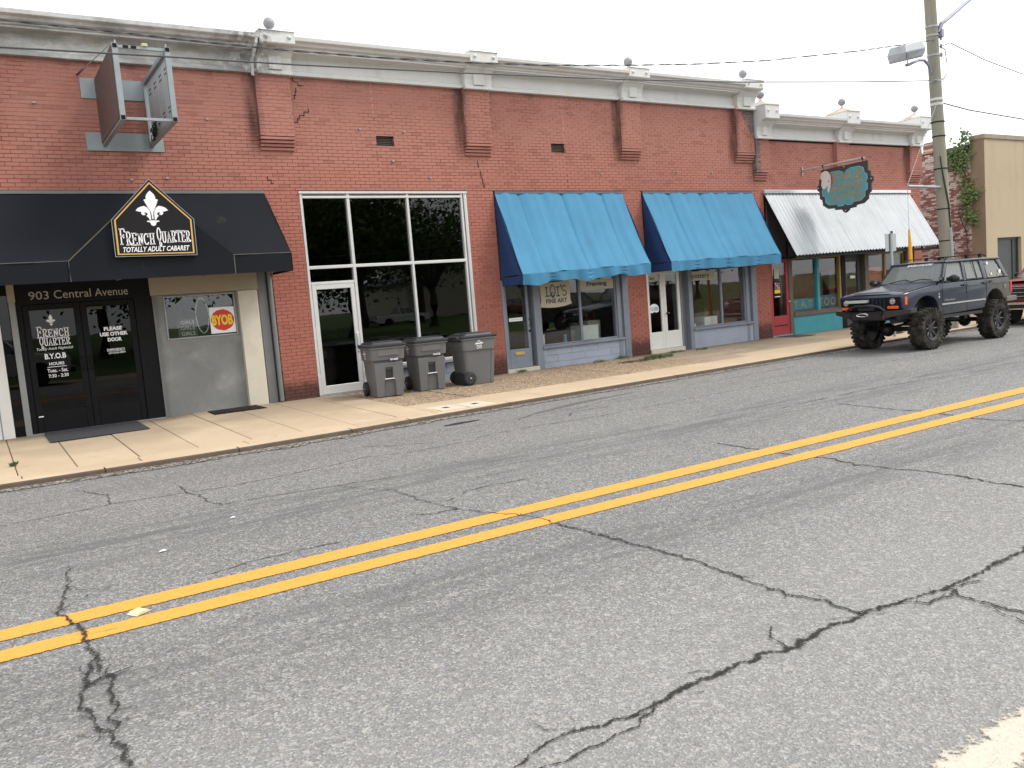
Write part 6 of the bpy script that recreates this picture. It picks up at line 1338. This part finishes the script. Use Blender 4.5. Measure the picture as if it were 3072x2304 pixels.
# ---- running gear
def mudwheel(x, s_):
    yc = CY+s_*.665; r0 = .430; w = .15
    prof = [(.245, -w+.02), (.32, -w), (.385, -w+.005), (.415, -w+.035), (.420, 0), (.415, w-.035), (.385, w-.005), (.32, w), (.245, w-.02)]
    ty = MB().lathe((x, yc, r0), 'y', prof, 40, False).build('tyre', M_TYRE, jp, smooth=True)
    m = MB(); n = 26
    for k in range(n):
        a = 2*math.pi*k/n
        for row, (y0, y1, da) in enumerate(((-w-.004, -w*.38, 0), (-w*.30, w*.30, .5), (w*.38, w+.004, 0))):
            a0 = a+da*2*math.pi/n; dA = .078 if row != 1 else .06
            def P(aa, rr, yy): return (x+rr*math.sin(aa), yc+yy, r0+rr*math.cos(aa))
            ri, ro = (.395, .430)
            rs_ = .405 if row != 1 else .425
            q = [P(a0-dA, ri, y0), P(a0+dA, ri, y0), P(a0+dA, ri, y1), P(a0-dA, ri, y1), P(a0-dA*.85, ro if row else ro-.006, y0), P(a0+dA*.85, ro if row else ro-.006, y0), P(a0+dA*.85, ro, y1), P(a0-dA*.85, ro, y1)]
            m.add(q, [(4,5,6,7),(0,1,5,4),(1,2,6,5),(2,3,7,6),(3,0,4,7)])
            if row != 1:   # shoulder lugs wrap onto the sidewall
                ys = y0 if row == 0 else y1; sg = -1 if row == 0 else 1
                q = [P(a0-dA*.8, .355, ys+sg*.004), P(a0+dA*.8, .355, ys+sg*.004), P(a0+dA*.85, .424, ys+sg*.006), P(a0-dA*.85, .424, ys+sg*.006)]; q += [(a_, b_-sg*.03, c_) for a_, b_, c_ in q]
                m.add(q, [(0,1,2,3),(0,4,5,1),(1,5,6,2),(2,6,7,3),(3,7,4,0)])
    m.build('tread_lugs', M_TYRE, ty)
    o_ = s_*.03
    rim = MB().lathe((x, yc+o_, r0), 'y', [(.235, -.11), (.250, -.115), (.250, .115), (.235, .11), (.20, .085*s_), (.205, .05*s_), (.10, .03*s_), (.09, .06*s_), (.045, .065*s_), (.005, .066*s_)] if s_ > 0 else [(.235, .11), (.250, .115), (.250, -.115), (.235, -.11), (.20, -.085), (.205, -.05), (.10, -.03), (.09, -.06), (.045, -.065), (.005, -.066)], 28).build('rim', plain('matt_black_rim', (.028, .028, .030), .45, .4, .2), ty, smooth=True)
    m = MB()
    for k in range(8):
        a = 2*math.pi*k/8; m.tube([(x+.10*math.sin(a), yc+s_*.072, r0+.10*math.cos(a)), (x+.205*math.sin(a), yc+s_*.092, r0+.205*math.cos(a))], .022, 6)
    for k in range(16): a = 2*math.pi*k/16; m.ball((x+.228*math.sin(a), yc+s_*.142, r0+.228*math.cos(a)), .010, 6)
    m.build('spokes', plain('worn_rim_metal', (.09, .088, .085), .4, .5, .2), rim, smooth=True)
    return ty
for x, s_ in ((16.50, -1), (16.50, 1), (19.07, -1), (19.07, 1)): mudwheel(x, s_)
for x in (16.50, 19.07):
    m = MB(); m.tube([(x, CY-.60, .43), (x, CY+.60, .43)], .05, 10); m.ball((x+(.03 if x > 18 else -.03), CY+(.18 if x < 17 else 0), .42), .15, 14, 1, .9, 1); m.build('axle', M_BUMPER, jp, smooth=True)
m = MB()
for s_ in (-1, 1): m.box(15.7, 19.6, CY+s_*.42-.05, CY+s_*.42+.05, .60, .69)
m.build('chassis_rail', M_BUMPER, jp)
m = MB(); m.box(17.2, 17.9, CY-.25, CY+.30, .44, .66); m.tube([(17.8, CY, .55), (19.0, CY, .45)], .035, 8); m.tube([(17.2, CY+.1, .52), (16.5, CY+.18, .44)], .03, 8); m.build('gearbox', M_BUMPER, jp, bevel=.05)
for s_ in (-1, 1):
    MB().tube([(16.52, CY+s_*.40, .44), (17.35, CY+s_*.40, .62)], .025, 8).build('link_arm', M_BUMPER, jp); MB().tube([(18.45, CY+s_*.46, .66), (19.07, CY+s_*.48, .42), (19.5, CY+s_*.46, .66)], .03, 8).build('leaf_spring', M_BUMPER, jp)
MB().tube([(16.38, CY-.55, .45), (16.38, CY+.5, .50)], .018, 8).build('steering_link', M_BUMPER, jp)
m = MB()
for x in (16.52, 19.02):
    for s_ in (-1, 1): m.tube([(x, CY+s_*.44, .46), (x+.05, CY+s_*.40, 1.0)], .035, 8)
    for s_ in (-1, 1):
        if x < 17: m.tube([(x-.02+.055*math.cos(q*.9), CY+s_*.34+.055*math.sin(q*.9), .52+.013*q) for q in range(34)], .011, 5)
m.build('shock_absorber', M_BUMPER, jp)
m = MB(); m.box(18.0, 18.1, CY-.62, CY-.52, .52, .58); m.tube([(17.9, CY-.3, .58), (18.6, CY-.35, .58), (19.2, CY-.5, .62), (19.7, CY-.55, .62)], .025, 8); m.build('exhaust', M_BUMPER, jp)

# ================================================================== other vehicles
def vehicle(name, lab, loc, rz, paint, roof_to, length, cat='car', group=None):
    v = thing(name, lab, cat, loc, rz, group); b = lambda m, n, mt, p=v, **k: m.build(n, mt, p, local=True, **k)
    L = length; W = .90
    af = [(1.38, .42), (1.36, .62), (1.22, .80), (.98, .87), (.74, .80), (.60, .62), (.58, .42)]; ar = [(x+L-2.15, z) for x, z in af]
    pr = [(.0, .50), (-.02, .72), (.0, 1.02), (.10, 1.08), (.8, 1.13), (1.5, 1.18), (L-.05, 1.18), (L, 1.10), (L, .50), (L-.2, .42)]+ar+af
    m = MB(); m.prism(pr, 'y', -W, W); b(m, 'body', paint, bevel=.05, seg=3, smooth=True, angle=50)
    m = MB(); m.grid(lambda u, w: (.06+1.35*u, .78*(2*w-1), 1.10+.075*u+.035*(1-(2*w-1)**4)), 8, 16); b(m, 'bonnet', paint, smooth='all')
    m = MB(); m.box(.4, L-.3, -.62, .62, .40, 1.1); b(m, 'underbody', M_BUMPER)
    rt = roof_to
    m = MB(); m.grid(lambda u, w: (2.05+(rt-2.05)*u, .68*(2*w-1), 1.72+.05*(1-(2*w-1)**4)), 10, 14); b(m, 'roof', paint, smooth='all')
    def BP(x, s_): return Vector((x, s_*.86, 1.18))
    def RP(x, s_): return Vector((x, s_*.68, 1.725))
    for s_ in (-1, 1):
        for xb, xt in ((1.42, 2.02), (2.55, 2.6), (min(3.5, rt-.1), min(3.5, rt-.1)), (rt+.10, rt-.05)):
            m = MB(); m.tube([BP(xb, s_), RP(xt, s_)], .038, 8); b(m, 'pillar', paint, smooth=True)
        m = MB(); m.add([BP(1.45, s_), BP(rt+.08, s_), RP(rt-.05, s_), RP(2.04, s_)], [(0,1,2,3)]); b(m, 'side_window', M_SIDEGL)
        m = MB(); m.tube([RP(2.0, s_), RP(rt, s_)], .035, 8); b(m, 'roof_rail', paint, smooth=True)
        b(MB().ball((1.72, s_*1.0, 1.26), .10, 12, .5, 1, .75), 'mirror', M_BUMPER, smooth='all')
    m = MB(); m.grid(lambda u, w: (1.40+.62*w-.08*(1-(2*u-1)**2), (2*u-1)*(.84-.16*w), 1.19+.535*w), 10, 5); b(m, 'windscreen', M_WSH, smooth='all')
    m = MB(); m.add([(rt+.12, -.82, 1.19), (rt+.12, .82, 1.19), (rt, .66, 1.72), (rt, -.66, 1.72)], [(0,1,2,3)]); b(m, 'rear_window', M_SIDEGL)
    b(MB().box(1.5, rt+.05, -.80, .80, 1.0, 1.185), 'cabin_floor', M_INT)
    if rt < L-1: 
        m = MB(); m.box(rt+.25, L-.08, -.76, .76, 1.181, 1.19); b(m, 'load_bed', M_BUMPER)
    m = MB(); m.box(-.03, .0, -.60, .60, .70, 1.0); g_ = b(m, 'grille', M_BUMPER)
    m = MB()
    for k in range(3): m.box(-.045, -.028, -.60, .60, .74+k*.10, .755+k*.10)
    m.box(-.05, -.028, -.62, .62, .985, 1.01); b(m, 'grille_bar', M_CHROME, g_)
    for s_ in (-1, 1):
        h = b(MB().lathe((-.03, s_*.70, .88), 'x', [(.10, .03), (.11, -.01), (.09, -.02), (.005, -.035)], 20), 'headlight', plain('lamp_glass', (.55, .56, .57), .12, .3, .05, bump=0), smooth=True)
        b(MB().lathe((-.03, s_*.70, .88), 'x', [(.105, .0), (.125, -.02), (.105, -.03)], 20), 'bezel', M_CHROME, h, smooth=True)
        b(MB().box(L-.01, L+.02, s_*.80-.08, s_*.80+.08, .82, 1.08), 'tail_light', M_REDLENS, bevel=.01)
    m = MB(); m.box(-.16, .02, -.93, .93, .42, .60); b(m, 'front_bumper', M_BUMPER, bevel=.03); m = MB(); m.box(-.175, -.155, -.90, .90, .545, .60); m.box(-.175, -.155, -.9, .9, .42, .45); b(m, 'bumper_trim', M_CHROME, bevel=.006)
    m = MB(); m.box(L-.02, L+.14, -.92, .92, .44, .60); b(m, 'rear_bumper', M_CHROME, bevel=.03)
    for x in (.98, L-1.17):
        for s_ in (-1, 1):
            ty = b(MB().lathe((x, s_*.78, .36), 'y', [(.20, -.11), (.34, -.105), (.36, -.07), (.36, .07), (.34, .105), (.20, .11)], 28), 'tyre', M_RUBBER, smooth=True)
            rim = b(MB().lathe((x, s_*.78, .36), 'y', [(.21, -.10*s_), (.22, .10*s_), (.19, .105*s_), (.17, .06*s_), (.06, .05*s_), (.01, .07*s_)], 24), 'rim', M_SILVER, ty, smooth=True)
    return v
def paint(name, col):
    m_ = plain(name, col, .3, 0, .05, bump=0, spec=.6); return m_
vehicle('parked_pickup', 'dark red pickup parked behind the lifted SUV', (22.5, -4.55, 0), 0, paint('dark_red_paint', (.16, .016, .024)), 3.3, 5.3, 'pickup')
# across the street, behind the viewer: only the shop windows show these
vehicle('parked_suv', 'pale silver SUV parked on the far shoulder across from the black doors', (2.9, -18.6, -.02), math.pi, paint('silver_paint', (.50, .50, .50)), 4.4, 4.8, 'SUV')
vehicle('parked_suv', 'black SUV parked on the far shoulder across from the gallery', (28.0, -18.6, -.02), math.pi, paint('black_paint', (.02, .02, .022)), 4.4, 4.8, 'SUV')
vehicle('parked_pickup', 'white pickup by the park lawn trees', (36.0, -55.0, -.02), math.pi, paint('white_vehicle_paint', (.75, .75, .74)), 3.2, 5.4, 'pickup')
vehicle('parked_suv', 'maroon SUV by the park lawn trees', (46.0, -52.0, -.02), math.pi, paint('maroon_paint', (.2, .03, .03)), 4.4, 4.8, 'SUV')
vehicle('parked_suv', 'white SUV on the park road beside the pale hall', (56.0, -60.0, -.02), math.pi, paint('white_vehicle_paint', (.75, .75, .74)), 4.4, 4.8, 'SUV')
t = NT('lawn_grass'); t.bump(t.noise(40, 4), .5, .03); M_LAWN = t.done(t.mix(t.noise(1.2, 7, .7), (.045, .085, .02), (.09, .14, .035)), .95, 0, .2)
top(MB().grid(lambda u, v: (-120+320*u, -17.0-20*0-4.0*v, -.02), 16, 1), 'shoulder', M_CONC2, 'pale gravel shoulder across the street', 'shoulder', kind='structure')
top(MB().grid(lambda u, v: (-120+320*u, -21.0-150*v, -.03+.9*v), 16, 8), 'lawn', M_LAWN, 'mown park lawn across the street', 'lawn', kind='structure')
t = NT('tree_leaf'); M_TLEAF = t.done(t.mix(t.noise(1.5, 4), (.04, .075, .02), (.12, .18, .05)), .6, 0, .3)
M_BARK = plain('tree_bark', (.075, .06, .048), .95, var=.3, scale=8, bump=.5)
def tree(x, y, h, r, n, dens, lab, seed, ls=1.0):
    rt_ = random.Random(seed); z0 = -.03+.9*max(0, (-21-y)/150); tr_ = thing('park_tree', lab, 'tree', (x, y, z0), group='trees of the park across the street')
    m = MB(); lv = MB(); tips = []
    m.tube([(0, 0, 0), (.1, 0, h*.15), (.0, .1, h*.32)], [h*.035, h*.026, h*.022], 10)
    for k in range(n):
        a = 2*math.pi*k/n+rt_.uniform(-.3, .3); e = rt_.uniform(.35, 1.0); p0 = Vector((0, .08, h*(.2+.10*rt_.random()))); p2 = Vector((math.cos(a)*r*rt_.uniform(.5, .95), math.sin(a)*r*rt_.uniform(.5, .95), h*(.38+.55*e*rt_.random()))); p1 = p0.lerp(p2, .5)+Vector((0, 0, h*.07))
        m.tube([p0, p1, p2], [h*.014, h*.009, h*.004], 6); tips += [p1, p2]
        for j in range(4):
            q = p1.lerp(p2, rt_.random())+Vector((rt_.gauss(0, r*.22), rt_.gauss(0, r*.22), rt_.gauss(0, h*.08))); m.tube([p1.lerp(p2, .4), q], [h*.005, h*.002], 5); tips.append(q)
    for p in tips:
        for k in range(dens):
            c_ = p+Vector((rt_.gauss(0, r*.16), rt_.gauss(0, r*.16), rt_.gauss(0, h*.055))); s_ = rt_.uniform(.09, .19)*ls; a = Vector((rt_.gauss(0, 1), rt_.gauss(0, 1), rt_.gauss(0, .7))).normalized(); b_ = a.orthogonal().normalized()
            lv.add([c_, c_+a*s_*.5+b_*s_*.4, c_+a*s_, c_+a*s_*.5-b_*s_*.4], [(0,1,2,3)])
    m.build('trunk', M_BARK, tr_, local=True, smooth=True); lv.build('crown', M_TLEAF, tr_, local=True)
for i, (x, y, h, r, n, d) in enumerate(((14, -33, 12, 5.5, 9, 190), (21, -36, 13, 6, 10, 200), (29, -40, 11, 5, 9, 80), (7, -42, 13, 6, 9, 150), (41, -46, 12, 5.5, 9, 70), (-3, -36, 12, 5.5, 9, 60), (52, -60, 14, 6, 9, 45), (30, -56, 15, 8, 10, 120), (40, -64, 15, 8, 10, 120), (12, -52, 15, 8, 10, 120), (66, -50, 12, 5, 9, 40), (20, -60, 15, 7, 9, 60))):
    tree(x, y, h, r, n, d, 'leafy park tree across the street', i+3, 2.1 if i not in (2, 4) else 1.1)
hl = thing('pale_hall', 'low pale gabled hall beyond the park lawn', 'building', (50, -75, .3))
MB().prism([(-9, 0), (9, 0), (9, 4), (0, 7.2), (-9, 4)], 'y', -6, 6).build('walls', M_CREAM, hl, local=True)
MB().prism([(-9.6, 3.9), (0, 7.35), (9.6, 3.9), (9.6, 4.1), (0, 7.6), (-9.6, 4.1)], 'y', -6.4, 6.4).build('roof', MATS['roof_felt'], hl, local=True)
